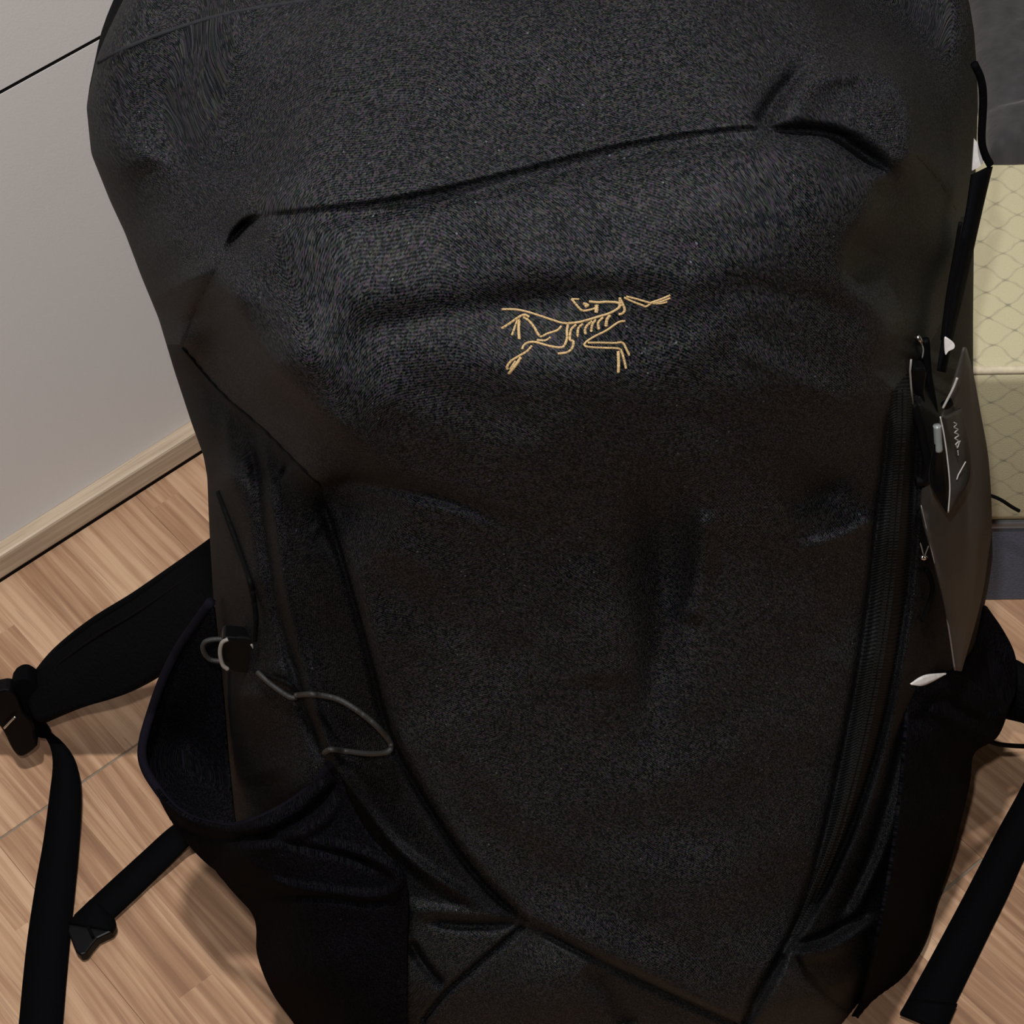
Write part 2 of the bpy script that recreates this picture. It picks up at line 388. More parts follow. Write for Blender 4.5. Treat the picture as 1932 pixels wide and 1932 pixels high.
def rounded_block(name, u0, u1, v0, v1, z0, z1, r, m, nz=8):
    # swept rounded profile along u; profile in (v,z); UVs in metres along the skin
    prof = []
    for cx, cz, a0 in ((v0+r, z0+r, 180), (v0+r, z1-r, 90)):
        pass
    for k in range(nz+1):
        a = math.radians(270-90*k/nz); prof.append((v0+r+r*math.cos(a), z0+r+r*math.sin(a)))
    for k in range(nz+1):
        a = math.radians(180-90*k/nz); prof.append((v0+r+r*math.cos(a), z1-r+r*math.sin(a)))
    prof += [(v0+(v1-v0)*.5, z1), (v1-r, z1)]
    for k in range(nz+1):
        a = math.radians(90-90*k/nz); prof.append((v1-r+r*math.cos(a), z1-r+r*math.sin(a)))
    prof.append((v1, z0))
    L = [0]
    for a, b in zip(prof, prof[1:]): L.append(L[-1]+math.dist(a, b))
    n = len(prof); us = np.linspace(u0, u1, 41); V = []; UV = []; Fc = []
    for u in us:
        for (v, z), l in zip(prof, L): V.append(bedpt(u, v, z)); UV.append((u, l))
    for i in range(len(us)-1):
        for k in range(n-1): Fc.append((i*n+k, (i+1)*n+k, (i+1)*n+k+1, i*n+k+1))
        Fc.append((i*n+n-1, (i+1)*n+n-1, (i+1)*n, i*n))
    Fc.append(tuple(range(n))); Fc.append(tuple((len(us)-1)*n+k for k in range(n))[::-1])
    return mesh_obj(name, bed_local(V), Fc, m, bed, uv=UV)
ZM = 0.199
rounded_block('mattress', U0, U1, 0.000, VD, 0.0725, ZM, 0.010, MATM)
for nm, (v, z) in {'piping': (0.0035, ZM-0.0035)}.items():
    tube(nm, bed_local([bedpt(u, v, z) for u in np.linspace(U0, U1, 30)]), 0.0024, PIPE, bed)
V, Fc = box_geo(U0, U1, 0.004, VD-0.01, 0.0, 0.068)
V = bed_local([bedpt(*p) for p in V]); br = mesh_obj('base_rail', V, Fc, BLUEM, bed, smooth=False, bevel=0.001)
V, Fc = box_geo(U0, U1, 0.003, 0.02, 0.0665, 0.0715)
mesh_obj('rail_edge_strip', bed_local([bedpt(*p) for p in V]), Fc, BLUEL, bed, smooth=False, bevel=0.0008)

# ------------------------------------------------------------------ dark garment folded on the bed
def clothm():
    t = NT('charcoal_brushed_cotton')
    uv = t.n('ShaderNodeTexCoord').outputs['UV']
    a = t.n('ShaderNodeTexNoise', ins={'Vector': uv, 'Scale': 140.0, 'Detail': 4.0})
    b = t.n('ShaderNodeTexNoise', ins={'Vector': uv, 'Scale': 30.0, 'Detail': 3.0})
    f = t.math('MULTIPLY_ADD', b.outputs[0], 0.6, t.math('MULTIPLY', a.outputs[0], 0.4))
    c = t.ramp(f, [(0.3, (0.020, 0.019, 0.022)), (0.7, (0.055, 0.051, 0.055))])
    t.set(Base_Color=c, Roughness=0.85, Specular_IOR_Level=0.2, Sheen_Weight=0.25); t.bump(a.outputs[0], 0.0008); return t.m
CLOTHM = clothm()
ZC = ZM+0.001
pa, pb = fl(1862, 309, ZC), fl(1932, 306, ZC)
du = (pb-pa)/np.linalg.norm(pb-pa); dv = np.array([-du[1], du[0], 0])
NU, NV = 90, 90; V = []; UV = []
WU, WV = 0.34, 0.25
for j in range(NV):
    for i in range(NU):
        u, v = i/(NU-1)*WU, j/(NV-1)*WV
        e = min(u, v, WU-u, WV-v)
        top = 0.013*(1-math.exp(-e/0.004))
        fold = 0.004*mnoise.noise((u*40, v*22, 1.3))+0.0022*mnoise.noise((u*95+3*mnoise.noise((u*30, v*30, 0)), v*80, 4.1))
        top += (1-math.exp(-e/0.012))*(fold+0.003)
        top += -0.004*math.exp(-((v-0.035-0.15*u)/0.004)**2)*(1-math.exp(-e/0.01))
        wob = 0.0015*mnoise.noise((u*30, 0, 9))
        p = pa+du*(u+0.001*mnoise.noise((0, v*25, 2)))+dv*(v+wob*(1-v/WV))+UP*top
        V.append(p); UV.append((u, v))
Fc = [(j*NU+i, j*NU+i+1, (j+1)*NU+i+1, (j+1)*NU+i) for j in range(NV-1) for i in range(NU-1)]
n0 = len(V); rim = [i for i in range(NU)]+[j*NU+NU-1 for j in range(1, NV)]+[(NV-1)*NU+i for i in range(NU-2, -1, -1)]+[j*NU for j in range(NV-2, 0, -1)]
for r_ in rim: V.append((V[r_][0], V[r_][1], ZM+0.0004)); UV.append(UV[r_])
m_ = len(rim)
for k in range(m_): Fc.append((rim[k], n0+k, n0+(k+1) % m_, rim[(k+1) % m_]))
Fc.append(tuple(n0+k for k in range(m_))[::-1])
org = pa.copy(); org[2] = ZM
gm = mesh_obj('folded_garment', [np.asarray(p)-org for p in V], Fc, CLOTHM, None, uv=UV)
gm.location = tuple(org); tag(gm, 'charcoal grey cloth garment lying on the cream mattress at the top right', 'garment')

# ================================================================== BACKPACK
bag = empty('backpack', M=BAGM)
tag(bag, 'large black nylon hiking backpack with gold embroidered emblem standing upright on the wood floor', 'backpack')

# ---- sculpting functions (image-measured outlines turned into real relief)
def polydist(P, X, Y):
    P = np.asarray(P, float); best = np.full(X.shape, 1e9); sg = np.zeros(X.shape); tt = np.zeros(X.shape)
    seg = np.linalg.norm(np.diff(P, axis=0), axis=1); tot = seg.sum(); acc = 0
    for i in range(len(P)-1):
        a, b = P[i], P[i+1]; d = b-a; L2 = d @ d
        t = np.clip(((X-a[0])*d[0]+(Y-a[1])*d[1])/L2, 0, 1)
        qx, qy = X-(a[0]+t*d[0]), Y-(a[1]+t*d[1]); D = np.hypot(qx, qy)
        m = D < best-1e-9
        cr = d[0]*qy-d[1]*qx
        best = np.where(m, D, best); sg = np.where(m, np.sign(cr), sg); tt = np.where(m, (acc+t*seg[i])/tot, tt)
        acc += seg[i]
    return best, sg, tt
def taper(t, a=0.12, b=0.12):
    return np.clip(t/a if a else 1, 0, 1)*np.clip((1-t)/b if b else 1, 0, 1)
def groove(P, wd, amp, a=0.12, b=0.12, sm=True):
    return ('g', resample(P, 40) if sm and len(P) > 2 else P, wd, amp, a, b)
def step(P, wd, amp, fall, a=0.1, b=0.1):
    """raise the side where sd>0 (below, when walking right) by amp, fading out over fall px"""
    return ('s', resample(P, 40) if len(P) > 2 else P, wd, amp, fall, a, b)
def crease(P, amp, L, soft=4.0, a=0.1, b=0.1, W=170):
    """crisp fold: the sd>0 side falls away by amp over about L px"""
    return ('c', resample(P, 50), amp, L, soft, a, b, W)
def blob(x, y, rx, ry, amp, ang=0):
    return ('b', x, y, rx, ry, amp, math.radians(ang))
def apply_features(h, X, Y, FE):
    for f in FE:
        if f[0] == 'g':
            d, s, t = polydist(f[1], X, Y); h = h+f[3]*np.exp(-(d/f[2])**2)*taper(t, f[4], f[5])
        elif f[0] == 's':
            d, s, t = polydist(f[1], X, Y); sd = d*s
            h = h+f[3]/(1+np.exp(np.clip(-sd/f[2], -40, 40)))*np.exp(-np.maximum(sd, 0)/f[4])*taper(t, f[5], f[6])
        elif f[0] == 'c':
            d, s, t = polydist(f[1], X, Y); sd = d*s
            sp_ = f[4]*np.log1p(np.exp(np.clip(sd/f[4], -30, 30)))
            h = h-f[2]*(1-np.exp(-sp_/f[3]))*taper(t, f[5], f[6])*np.exp(-(np.maximum(sd, 0)/f[7])**4)
        else:
            _, x, y, rx, ry, amp, an = f
            u = (X-x)*math.cos(an)+(Y-y)*math.sin(an); v = -(X-x)*math.sin(an)+(Y-y)*math.cos(an)
            h = h+amp*np.exp(-(u/rx)**2-(v/ry)**2)
    return h
class RBF:
    def __init__(s, pts, lam=1e-4):
        P = np.array(pts, float); s.c = P[:, :2]/500; n = len(P)
        K = s.k(np.linalg.norm(s.c[:, None]-s.c[None], axis=2))+lam*np.eye(n)
        A = np.zeros((n+3, n+3)); A[:n, :n] = K; A[:n, n] = 1; A[:n, n+1:] = s.c; A[n:, :n] = A[:n, n:].T
        s.w = np.linalg.solve(A, np.r_[P[:, 2], 0, 0, 0])
    @staticmethod
    def k(r): return r*r*np.log(np.maximum(r, 1e-6))
    def __call__(s, X, Y):
        x, y = X/500, Y/500; o = s.w[-3]+s.w[-2]*x+s.w[-1]*y
        for (a, b), w_ in zip(s.c, s.w): o = o+w_*s.k(np.hypot(x-a, y-b))
        return o

LEFT = [(-260, 520), (-150, 360), (-60, 270), (0, 232), (60, 203), (110, 182), (200, 163), (290, 172), (380, 208), (440, 236),
        (520, 266), (600, 299), (700, 329), (800, 362), (860, 384), (900, 391), (1000, 395), (1100, 401), (1200, 407), (1300, 414),
        (1500, 432), (1650, 474), (1800, 505), (1932, 562), (2060, 660), (2150, 760)]
RIGHT = [(-260, 1560), (-150, 1710), (-60, 1795), (0, 1828), (60, 1838), (130, 1843), (200, 1845), (290, 1842), (400, 1838), (600, 1836),
         (700, 1836), (780, 1845), (850, 1856), (985, 1871), (1050, 1873), (1100, 1866), (1145, 1857), (1250, 1838), (1400, 1829),
         (1480, 1823), (1620, 1788), (1700, 1763), (1790, 1733), (1890, 1665), (1932, 1640), (2060, 1560), (2150, 1480)]
CP = [  # (px, py, metres proud of the datum plane)
 (950, -260, -.150), (600, -260, -.150), (1400, -260, -.150), (1000, -150, -.085), (400, -100, -.10), (1700, -100, -.10),
 (1000, -60, -.030), (700, -60, -.045), (1300, -60, -.035),
 (1000, 30, .008), (700, 60, .000), (450, 60, -.022), (300, 60, -.048), (1300, 30, .008), (1550, 60, -.004), (1720, 60, -.058),
 (1000, 130, .036), (700, 150, .028), (480, 170, .002), (300, 180, -.030), (1300, 130, .038), (1560, 130, .028), (1690, 150, .012), (1765, 130, -.036),
 (1000, 250, .066), (700, 270, .060), (580, 280, .048), (450, 300, .018), (330, 300, -.008), (230, 300, -.032), (1300, 220, .066), (1550, 200, .052), (1690, 220, .040), (1770, 260, .000),
 (1000, 330, .086), (640, 360, .077), (500, 400, .062), (420, 440, .040), (320, 450, .006), (1430, 240, .076), (1650, 320, .066), (1720, 290, .050), (1790, 370, .005),
 (350, 560, .014), (345, 640, .002), (1825, 450, -.03),
 (1000, 430, .104), (700, 430, .094), (520, 440, .078), (1400, 330, .096), (1600, 360, .084),
 (1000, 530, .110), (700, 530, .102), (500, 540, .082), (1400, 470, .108), (1580, 480, .092), (1720, 480, .045),
 (1000, 640, .113), (700, 660, .106), (525, 690, .098), (440, 560, .074), (400, 640, .020), (1350, 620, .108), (1600, 620, .084), (1720, 620, .040),
 (1000, 760, .116), (740, 800, .103), (625, 790, .110), (600, 900, .088), (480, 790, .030), (1350, 760, .107), (1600, 740, .080),
 (1000, 880, .108), (760, 880, .092), (1350, 880, .099), (1600, 860, .070),
 (620, 960, .056), (1000, 1000, .094), (1350, 1000, .088), (1600, 1000, .062),
 (700, 1200, .060), (1000, 1200, .088), (1300, 1200, .086), (1560, 1200, .062),
 (800, 1450, .060), (1000, 1450, .080), (1300, 1450, .083), (1520, 1450, .062),
 (900, 1640, .060), (1200, 1650, .080), (1450, 1700, .066),
 (1000, 1760, .062), (1400, 1900, .060), (1200, 1850, .066), (1000, 1900, .056), (1100, 2060, .010), (800, 2060, -.012), (1400, 2060, .004), (1100, 2150, -.02),
 (800, 1800, .046), (700, 1900, .026),
 (560, 1000, .040), (500, 900, .026), (600, 1200, .034), (640, 1400, .034), (760, 1600, .044),
 (430, 900, -.012), (470, 1100, -.002), (440, 1300, -.030), (520, 1300, .012), (560, 1500, .016), (480, 1650, -.028), (560, 1750, -.016), (600, 1900, -.010),
 (1690, 800, .050), (1690, 1000, .036), (1660, 1250, .036), (1620, 1500, .036), (1540, 1750, .040),
 (1740, 900, .008), (1760, 1050, -.010), (1730, 1250, -.004), (1700, 1500, .000), (1650, 1750, .006), (1560, 1900, .022),
 (1800, 1100, -.035), (1780, 1400, -.035), (1750, 1600, -.03), (1690, 1800, -.02),
]
for py, px in LEFT:
    if 100 <= py <= 2000: CP.append((px+8, py, -.058))
for py, px in RIGHT:
    if 60 <= py <= 2000 and py % 2 == 0: CP.append((px-8, py, -.060))
def taperdown(py): return float(np.interp(py, [860, 1000, 1200, 1450, 1720, 1800, 1900, 2000], [0, .004, .011, .016, .017, .010, .006, 0]))
CP = [(x, y, h-taperdown(y)*min(1, max(0, (h-.02)/.035))) for x, y, h in CP]
KL = [(338, 652), (372, 575), (428, 470), (490, 408), (560, 402), (760, 376), (1000, 320), (1200, 272), (1430, 243), (1560, 246), (1640, 262), (1722, 288), (1770, 340), (1812, 410)]
HEM = [(345, 655), (420, 742), (500, 812), (560, 872), (604, 915), (700, 896), (780, 905), (860, 928), (960, 966), (1060, 1012)]
PANEL_L = [(606, 915), (650, 1050), (700, 1230), (745, 1390), (800, 1490), (868, 1600), (940, 1690), (1000, 1738)]
PANEL_B = [(1000, 1738), (1100, 1790), (1250, 1862), (1390, 1926), (1400, 1932)]
ZIP_I = [(1680, 742), (1672, 850), (1660, 950), (1648, 1060), (1632, 1200), (1608, 1340), (1586, 1450), (1560, 1570), (1530, 1670), (1490, 1775), (1440, 1860), (1395, 1932)]
ZIP_O = [(1722, 690), (1726, 800), (1722, 950), (1716, 1060), (1698, 1200), (1672, 1340), (1644, 1450), (1606, 1560), (1560, 1660), (1505, 1760), (1490, 1790)]
FE = [
 groove([(424, 476), (440, 450), (465, 423), (497, 407)], 7, -.018, .4, .35), groove([(480, 412), (560, 402), (760, 376), (1000, 320), (1200, 272), (1430, 243), (1640, 262)], 6, -.0030, .04, .05), groove([(500, 424), (620, 412), (760, 392), (1000, 338), (1200, 290), (1430, 262), (1600, 275)], 15, -.0036, .1, .1),
 step([(1640, 268), (1430, 246), (1200, 274), (1000, 322), (760, 376), (620, 394), (480, 410)], 4, .0050, 70, .2, .25),
 step([(1722, 288), (1770, 340), (1812, 410)], 5, -.010, 30, .4, .3), step([(338, 652), (372, 575), (428, 470), (470, 425)], 6, -.010, 35, .2, .6),
 groove([(1432, 240), (1470, 180), (1535, 112)], 17, -.012, .05, .4), groove([(1500, 225), (1530, 165), (1600, 120)], 26, .006, .2, .3),
 groove([(1440, 246), (1560, 252), (1640, 300), (1700, 334)], 14, -.014, .25, .25), blob(1620, 285, 60, 22, -.010, 30),
 blob(1610, 175, 70, 26, -.004, 0), groove([(1545, 150), (1650, 138), (1705, 175), (1720, 280)], 16, .005, .2, .1),
 blob(660, 190, 34, 90, .002, -35), groove([(620, 200), (560, 300), (500, 400)], 40, .003), groove([(690, 170), (740, 240), (760, 320)], 30, -.0025),
 # lid seam with piping at the far left
 groove([(168, 128), (230, 95), (300, 62), (400, 30), (520, 8), (700, -5)], 9, .0016, .1, .4), groove([(175, 150), (260, 104), (420, 52), (640, 24)], 14, -.0008, .1, .4),
 groove([(270, 300), (330, 420), (380, 520)], 70, -.004),
 # facet edge of the front pocket
 crease([(405, 500), (430, 545), (470, 620), (520, 690), (620, 790), (740, 885), (800, 930)], .050, 48, 4, .12, .22),
 crease([(700, -40), (640, 60), (585, 220), (500, 400)], .016, 110, 14, .1, .1, 300),
 crease([(1640, 700), (1677, 640), (1672, 606), (1655, 580), (1592, 520), (1600, 455), (1628, 417), (1655, 341), (1719, 295), (1727, 265), (1719, 170), (1666, 121), (1586, 76), (1530, 11), (1480, -60)], .046, 50, 5, .08, .1, 300),
 blob(1000, 700, 330, 75, .0075, 8), groove([(560, 545), (800, 530), (1100, 520), (1500, 520)], 55, .0030, .2, .2), blob(1320, 650, 90, 40, .003, -30), groove([(600, 640), (800, 600), (1060, 560), (1300, 545)], 30, -.003, .2, .2),
 groove([(640, 700), (800, 790), (980, 840), (1150, 800)], 60, .0035, .2, .2), groove([(1380, 650), (1480, 700), (1620, 780)], 26, .0025),
 groove([(1340, 540), (1520, 560), (1640, 620)], 30, -.002),
 # pocket hem lies proud of what hangs under it
 step([(1060, 1012), (960, 966), (860, 928), (780, 905), (700, 896), (640, 904), (604, 915), (585, 898), (560, 872), (500, 812), (420, 742), (345, 655)], 5, .0105, 110, .5, .3),
 groove([(620, 905), (700, 912), (860, 950), (980, 1000)], 13, -.006, .1, .4),
 # lower panel edges
 step(PANEL_B[:-1][::-1]+PANEL_L[:-1][::-1], 5, .0080, 90, .12, .12), groove([(600, 930), (648, 1060), (698, 1240), (742, 1400), (866, 1610), (990, 1742)], 10, -.007, .06, .04),
 groove([(1000, 1744), (1100, 1797), (1250, 1869), (1395, 1936)], 8, -.005, .1, .02),
 # folds on the lower panel
 blob(1250, 1040, 60, 130, -.020, -4), blob(1240, 1250, 42, 120, -.010, 5), groove([(1330, 960), (1325, 1050), (1300, 1180)], 22, .005),
 groove([(640, 980), (760, 1050), (900, 1110)], 40, .0045, .1, .4), groove([(700, 1100), (860, 1180), (1000, 1260)], 50, -.003),
 blob(1560, 930, 80, 45, -.015, 25), groove([(1500, 1040), (1590, 1010), (1650, 975)], 16, .006, .3, .1), groove([(1480, 960), (1560, 930), (1640, 850)], 20, -.004),
 groove([(1080, 1060), (1120, 1160), (1130, 1300)], 60, .003), blob(1180, 1500, 150, 60, .0035, -20), blob(1300, 1650, 150, 60, .003, 10),
 groove([(820, 1330), (960, 1520), (1100, 1640)], 50, .003), groove([(980, 1340), (1200, 1400), (1400, 1360)], 60, -.002),
 # gusset and side panel on the left
 groove([(492, 800), (520, 1000), (545, 1150), (590, 1320), (640, 1450), (760, 1610), (950, 1735)], 12, .006, .1, .1),
 groove([(470, 800), (500, 1000), (520, 1130), (565, 1300), (615, 1440)], 13, -.007, .1, .1),
 groove([(548, 872), (535, 890), (522, 914)], 5, -.006, .4, .4, False), groove([(530, 880), (560, 930), (620, 1000)], 40, .004),
 groove([(425, 760), (440, 900), (470, 1000), (480, 1140)], 14, .004), groove([(425, 1220), (427, 1350), (432, 1495)], 9, -.014, .1, .02),
 groove([(470, 1290), (480, 1400), (500, 1480)], 40, .006), groove([(500, 1260), (560, 1290), (640, 1440)], 16, .004),
 # zipper tape between its two ridges
 step(ZIP_I, 5, -.006, 400, .06, .05), groove(ZIP_I, 9, -.008, .05, .05), groove(ZIP_O, 10, -.012, .03, .1),
 groove([(1700, 760), (1690, 1000), (1660, 1250), (1610, 1470), (1530, 1690)], 11, .0035), 
 groove([(1745, 1300), (1710, 1450), (1670, 1600), (1600, 1740)], 12, .005), groove([(1730, 1290), (1690, 1450), (1640, 1620), (1570, 1760)], 14, -.006),
 groove([(1500, 1800), (1570, 1790), (1640, 1745), (1655, 1725)], 15, .007, .1, .15), groove([(1490, 1790), (1560, 1765), (1640, 1720)], 10, -.006, .1, .1),
 groove([(1560, 1870), (1600, 1850), (1640, 1820)], 18, .005), groove([(1490, 1800), (1530, 1850), (1600, 1910)], 9, -.005),
 # bottom panel
 groove([(770, 1715), (860, 1722), (985, 1738)], 16, .004, .05, .05), groove([(800, 1735), (880, 1745), (980, 1742)], 11, -.006, .2, .05),
 groove([(772, 1775), (800, 1820), (836, 1862)], 9, -.008, .1, .1), groove([(990, 1745), (900, 1822), (842, 1872), (790, 1932)], 6, -.005, .02, .05),
 groove([(1105, 1825), (1150, 1880), (1190, 1940)], 22, -.007, .2, .1), blob(1040, 1850, 60, 60, .004),
 groove([(1480, 1800), (1440, 1880), (1400, 1940)], 9, -.006, .05, .05),
]
base_rbf = RBF(CP)
NR, NC = 560, 440
tr = np.linspace(-258, 2148, NR)
Lx = np.interp(tr, [p[0] for p in LEFT], [p[1] for p in LEFT]); Rx = np.interp(tr, [p[0] for p in RIGHT], [p[1] for p in RIGHT])
ker = np.ones(5)/5
Lx = np.convolve(np.pad(Lx, 2, 'edge'), ker, 'valid'); Rx = np.convolve(np.pad(Rx, 2, 'edge'), ker, 'valid')
ss = np.linspace(0, 1, NC); ss = 0.5-0.5*np.cos(np.pi*ss); ss = 0.75*np.linspace(0, 1, NC)+0.25*ss
PX = Lx[:, None]*(1-ss)+Rx[:, None]*ss; PY = np.repeat(tr[:, None], NC, 1)
H = apply_features(base_rbf(PX, PY), PX, PY, FE)
# cloth is never flat: small wandering undulation
def wav(X, Y, s, seed, octv=3):
    r_ = np.random.RandomState(seed); o = np.zeros_like(X, float)
    for k in range(14):
        a = r_.uniform(0, math.pi); f = (0.5+r_.rand()*1.6)/s; ph = r_.uniform(0, 6.28)
        o += np.sin((X*math.cos(a)+Y*math.sin(a))*f*6.28+ph+1.3*np.sin((X*math.sin(a)-Y*math.cos(a))*f*3.1+ph*2))
    return o/14
H += 0.0042*wav(PX, PY, 420, 3)+0.0012*wav(PX, PY, 150, 8)
# roll the edge over at the silhouettes
edge = np.minimum(PX-Lx[:, None], Rx[:, None]-PX)
k = np.clip(1-edge/46.0, 0, 1); H -= 0.030*(1-np.sqrt(1-k**2+1e-9))
G = S(PX, PY, H)
def bag_h(px, py):
    """depth of the finished skin under a pixel"""
    j = np.interp(py, tr, np.arange(NR)); j0 = int(min(max(round(j), 0), NR-1))
    return float(np.interp(px, PX[j0], H[j0]))
# back half
NBK = 26
LE, RE = G[:, 0], G[:, -1]; xc = 0.5*(LE[:, 0]+RE[:, 0])
rows = np.linspace(0, 1, NR)
D = 0.125*np.clip(np.minimum((tr+300)/260, 1), 0.05, 1)
back = []
for kx in range(1, 2*NBK):
    th = math.pi*kx/(2*NBK); c, s_ = math.cos(th), math.sin(th)
    xr = np.where(c >= 0, xc+(RE[:, 0]-xc)*abs(c)**0.55, xc+(LE[:, 0]-xc)*abs(c)**0.55)
    wgt = (1-c)/2
    yy = RE[:, 1]*(1-wgt)+LE[:, 1]*wgt+D*s_**0.8
    zz = RE[:, 2]*(1-wgt)+LE[:, 2]*wgt
    back.append(np.stack([xr, yy, zz], -1))
ALL = np.concatenate([G, np.stack(back, 1)], 1)       # ring around
NT_ = ALL.shape[1]
Wd = ORG + ALL @ BF
Wd[..., 2] = np.maximum(Wd[..., 2], 0.0015)
ALL = (Wd-ORG) @ BF.T
# vertex normals of the closed ring
dr = np.gradient(ALL, axis=0); dc = np.roll(ALL, -1, 1)-np.roll(ALL, 1, 1)
NRM = np.cross(dc, dr); NRM /= (np.linalg.norm(NRM, axis=2, keepdims=True)+1e-12)
# ---- cut the skin into its sewn panels
def inside(P, X, Y):
    P = np.asarray(P, float); r_ = np.zeros(X.shape, bool); n = len(P)
    for i in range(n):
        (x1, y1), (x2, y2) = P[i], P[(i+1) % n]
        c = ((y1 > Y) != (y2 > Y)) & (X < (x2-x1)*(Y-y1)/((y2-y1) if y2 != y1 else 1e-9)+x1); r_ ^= c
    return r_
cx = 0.25*(PX[:-1, :-1]+PX[1:, :-1]+PX[:-1, 1:]+PX[1:, 1:]); cy = 0.25*(PY[:-1, :-1]+PY[1:, :-1]+PY[:-1, 1:]+PY[1:, 1:])
reg = np.zeros(cx.shape, int)                                            # 0 side panel
rs = lambda P: [tuple(p) for p in resample(P, 60)]
reg[cx > 1100] = 1
reg[inside(rs([(470, 790), (520, 1130), (600, 1400), (700, 1560), (820, 1660), (960, 1738), (1000, 1738)])+rs(PANEL_L)[::-1]+[(604, 900), (500, 800)], cx, cy)] = 2
reg[inside([(770, 1690), (990, 1738)]+rs(PANEL_B)+[(1440, 1860), (1492, 1786), (1520, 1850), (1620, 1932), (1600, 2200), (700, 2200), (760, 1932)], cx, cy)] = 3
reg[inside(rs(ZIP_I)+rs(ZIP_O)[::-1], cx, cy)] = 4
low = rs(PANEL_L)+rs(PANEL_B)+rs(ZIP_I)[::-1]+[(1680, 742), (1100, 700), (620, 880)]
reg[inside(low, cx, cy)] = 5
up = [(345, 655), (372, 575), (428, 470), (490, 408)]+rs(KL[3:12])+[(1770, 340), (1812, 410), (1800, 560), (1760, 640), (1722, 690), (1680, 742), (1500, 860), (1300, 960), (1060, 1012)]+rs(HEM)[::-1]
reg[inside(up, cx, cy)] = 6
lid = [(100, 650), (338, 652)]+rs(KL)+[(1812, 410), (1900, 400), (1900, -400), (0, -400)]
reg[inside(lid, cx, cy)] = 7
names = {0: ('side_panel', PLAIN), 1: ('side_panel', PLAIN), 2: ('gusset', PLAIN), 3: ('bottom_panel', BASEF), 4: ('zipper_tape', None),
         5: ('front_panel', TWILL), 6: ('front_pocket', TWILL), 7: ('hood', TWILL)}
# cloth coordinates: true lengths along the skin, measured from its middle
def unroll():
    mid = NC//2
    st = np.linalg.norm(np.diff(ALL, axis=1), axis=2); ac = np.concatenate([np.zeros((NR, 1)), np.cumsum(st, 1)], 1)
    u = ac-ac[:, mid:mid+1]
    sv = np.linalg.norm(np.diff(ALL, axis=0), axis=2); av = np.concatenate([np.zeros((1, NT_)), np.cumsum(sv, 0)], 0)
    av = av-av[NR//2]
    kk = np.ones(31)/31
    w2 = np.apply_along_axis(lambda r: np.convolve(np.pad(r, 15, 'edge'), kk, 'valid'), 1, av)
    u2 = np.apply_along_axis(lambda r: np.convolve(np.pad(r, 15, 'edge'), kk, 'valid'), 0, u)
    return np.stack([u2, -w2], -1)
UVA = unroll()
def zipm():
    t = NT('ribbed_zipper_tape')
    uv = t.n('ShaderNodeTexCoord').outputs['UV']; sp = t.n('ShaderNodeSeparateXYZ', ins={0: uv})
    a = t.math('SINE', t.math('MULTIPLY', sp.outputs[1], 2*math.pi/0.0019))
    nz = t.n('ShaderNodeTexNoise', ins={'Vector': uv, 'Scale': 700.0, 'Detail': 3.0})
    f = t.math('MULTIPLY', t.math('MULTIPLY_ADD', a, 0.35, 0.5), t.math('MULTIPLY_ADD', nz.outputs[0], 1.8, -0.2), clamp=True)
    c = t.mix(f, (0.001, 0.001, 0.001), (0.024, 0.0255, 0.027))
    t.set(Base_Color=c, Roughness=0.8, Specular_IOR_Level=0.05); t.bump(t.math('ADD', t.math('MULTIPLY', a, 0.3), nz.outputs[0]), 0.00025); return t.m
ZIPM = zipm()
def cut(name, mat, faces):
    """faces: (n,4) indices into the flattened ring"""
    ids, inv = np.unique(faces.ravel(), return_inverse=True)
    V = ALL.reshape(-1, 3)[ids]; N_ = NRM.reshape(-1, 3)[ids]; uv = UVA.reshape(-1, 2)[ids]
    me = bpy.data.meshes.new(name); nf = len(faces)
    me.vertices.add(len(V)); me.vertices.foreach_set('co', V.astype(np.float32).ravel())
    me.loops.add(nf*4); me.loops.foreach_set('vertex_index', inv.astype(np.int32).ravel())
    me.polygons.add(nf); me.polygons.foreach_set('loop_start', np.arange(0, nf*4, 4, dtype=np.int32))
    me.update(calc_edges=True); me.validate()
    me.polygons.foreach_set('use_smooth', np.ones(len(me.polygons), bool))
    l = me.uv_layers.new(name='UVMap'); li = np.empty(len(me.loops), int); me.loops.foreach_get('vertex_index', li)
    l.data.foreach_set('uv', uv[li].astype(np.float32).ravel())
    me.normals_split_custom_set_from_vertices([tuple(map(float, n)) for n in N_])
    me.materials.append(mat)
    return link(bpy.data.objects.new(name, me), bag)
idx = np.arange(NR*NT_).reshape(NR, NT_)
def quads(I): return np.stack([I[:-1, :-1], I[:-1, 1:], I[1:, 1:], I[1:, :-1]], -1)
Q = quads(idx[:, :NC])
for r_, (nm, mt) in names.items():
    f = Q[reg == r_]
    if len(f): cut(nm, mt or ZIPM, f)
Ib = np.concatenate([idx[:, NC-1:], idx[:, :1]], 1)
cut('back_panel', PAD, quads(Ib).reshape(-1, 4))
# closing caps (top seam and underside)
for nm, row in (('top_cap', 0), ('base_cap', NR-1)):
    loop = ALL[row]; c_ = loop.mean(0); V = list(loop)+[c_]; n = len(loop)
    mesh_obj(nm, V, [(i, (i+1) % n, n) for i in range(n)], PLAIN, bag, uv=[(p[0], p[1]) for p in V])

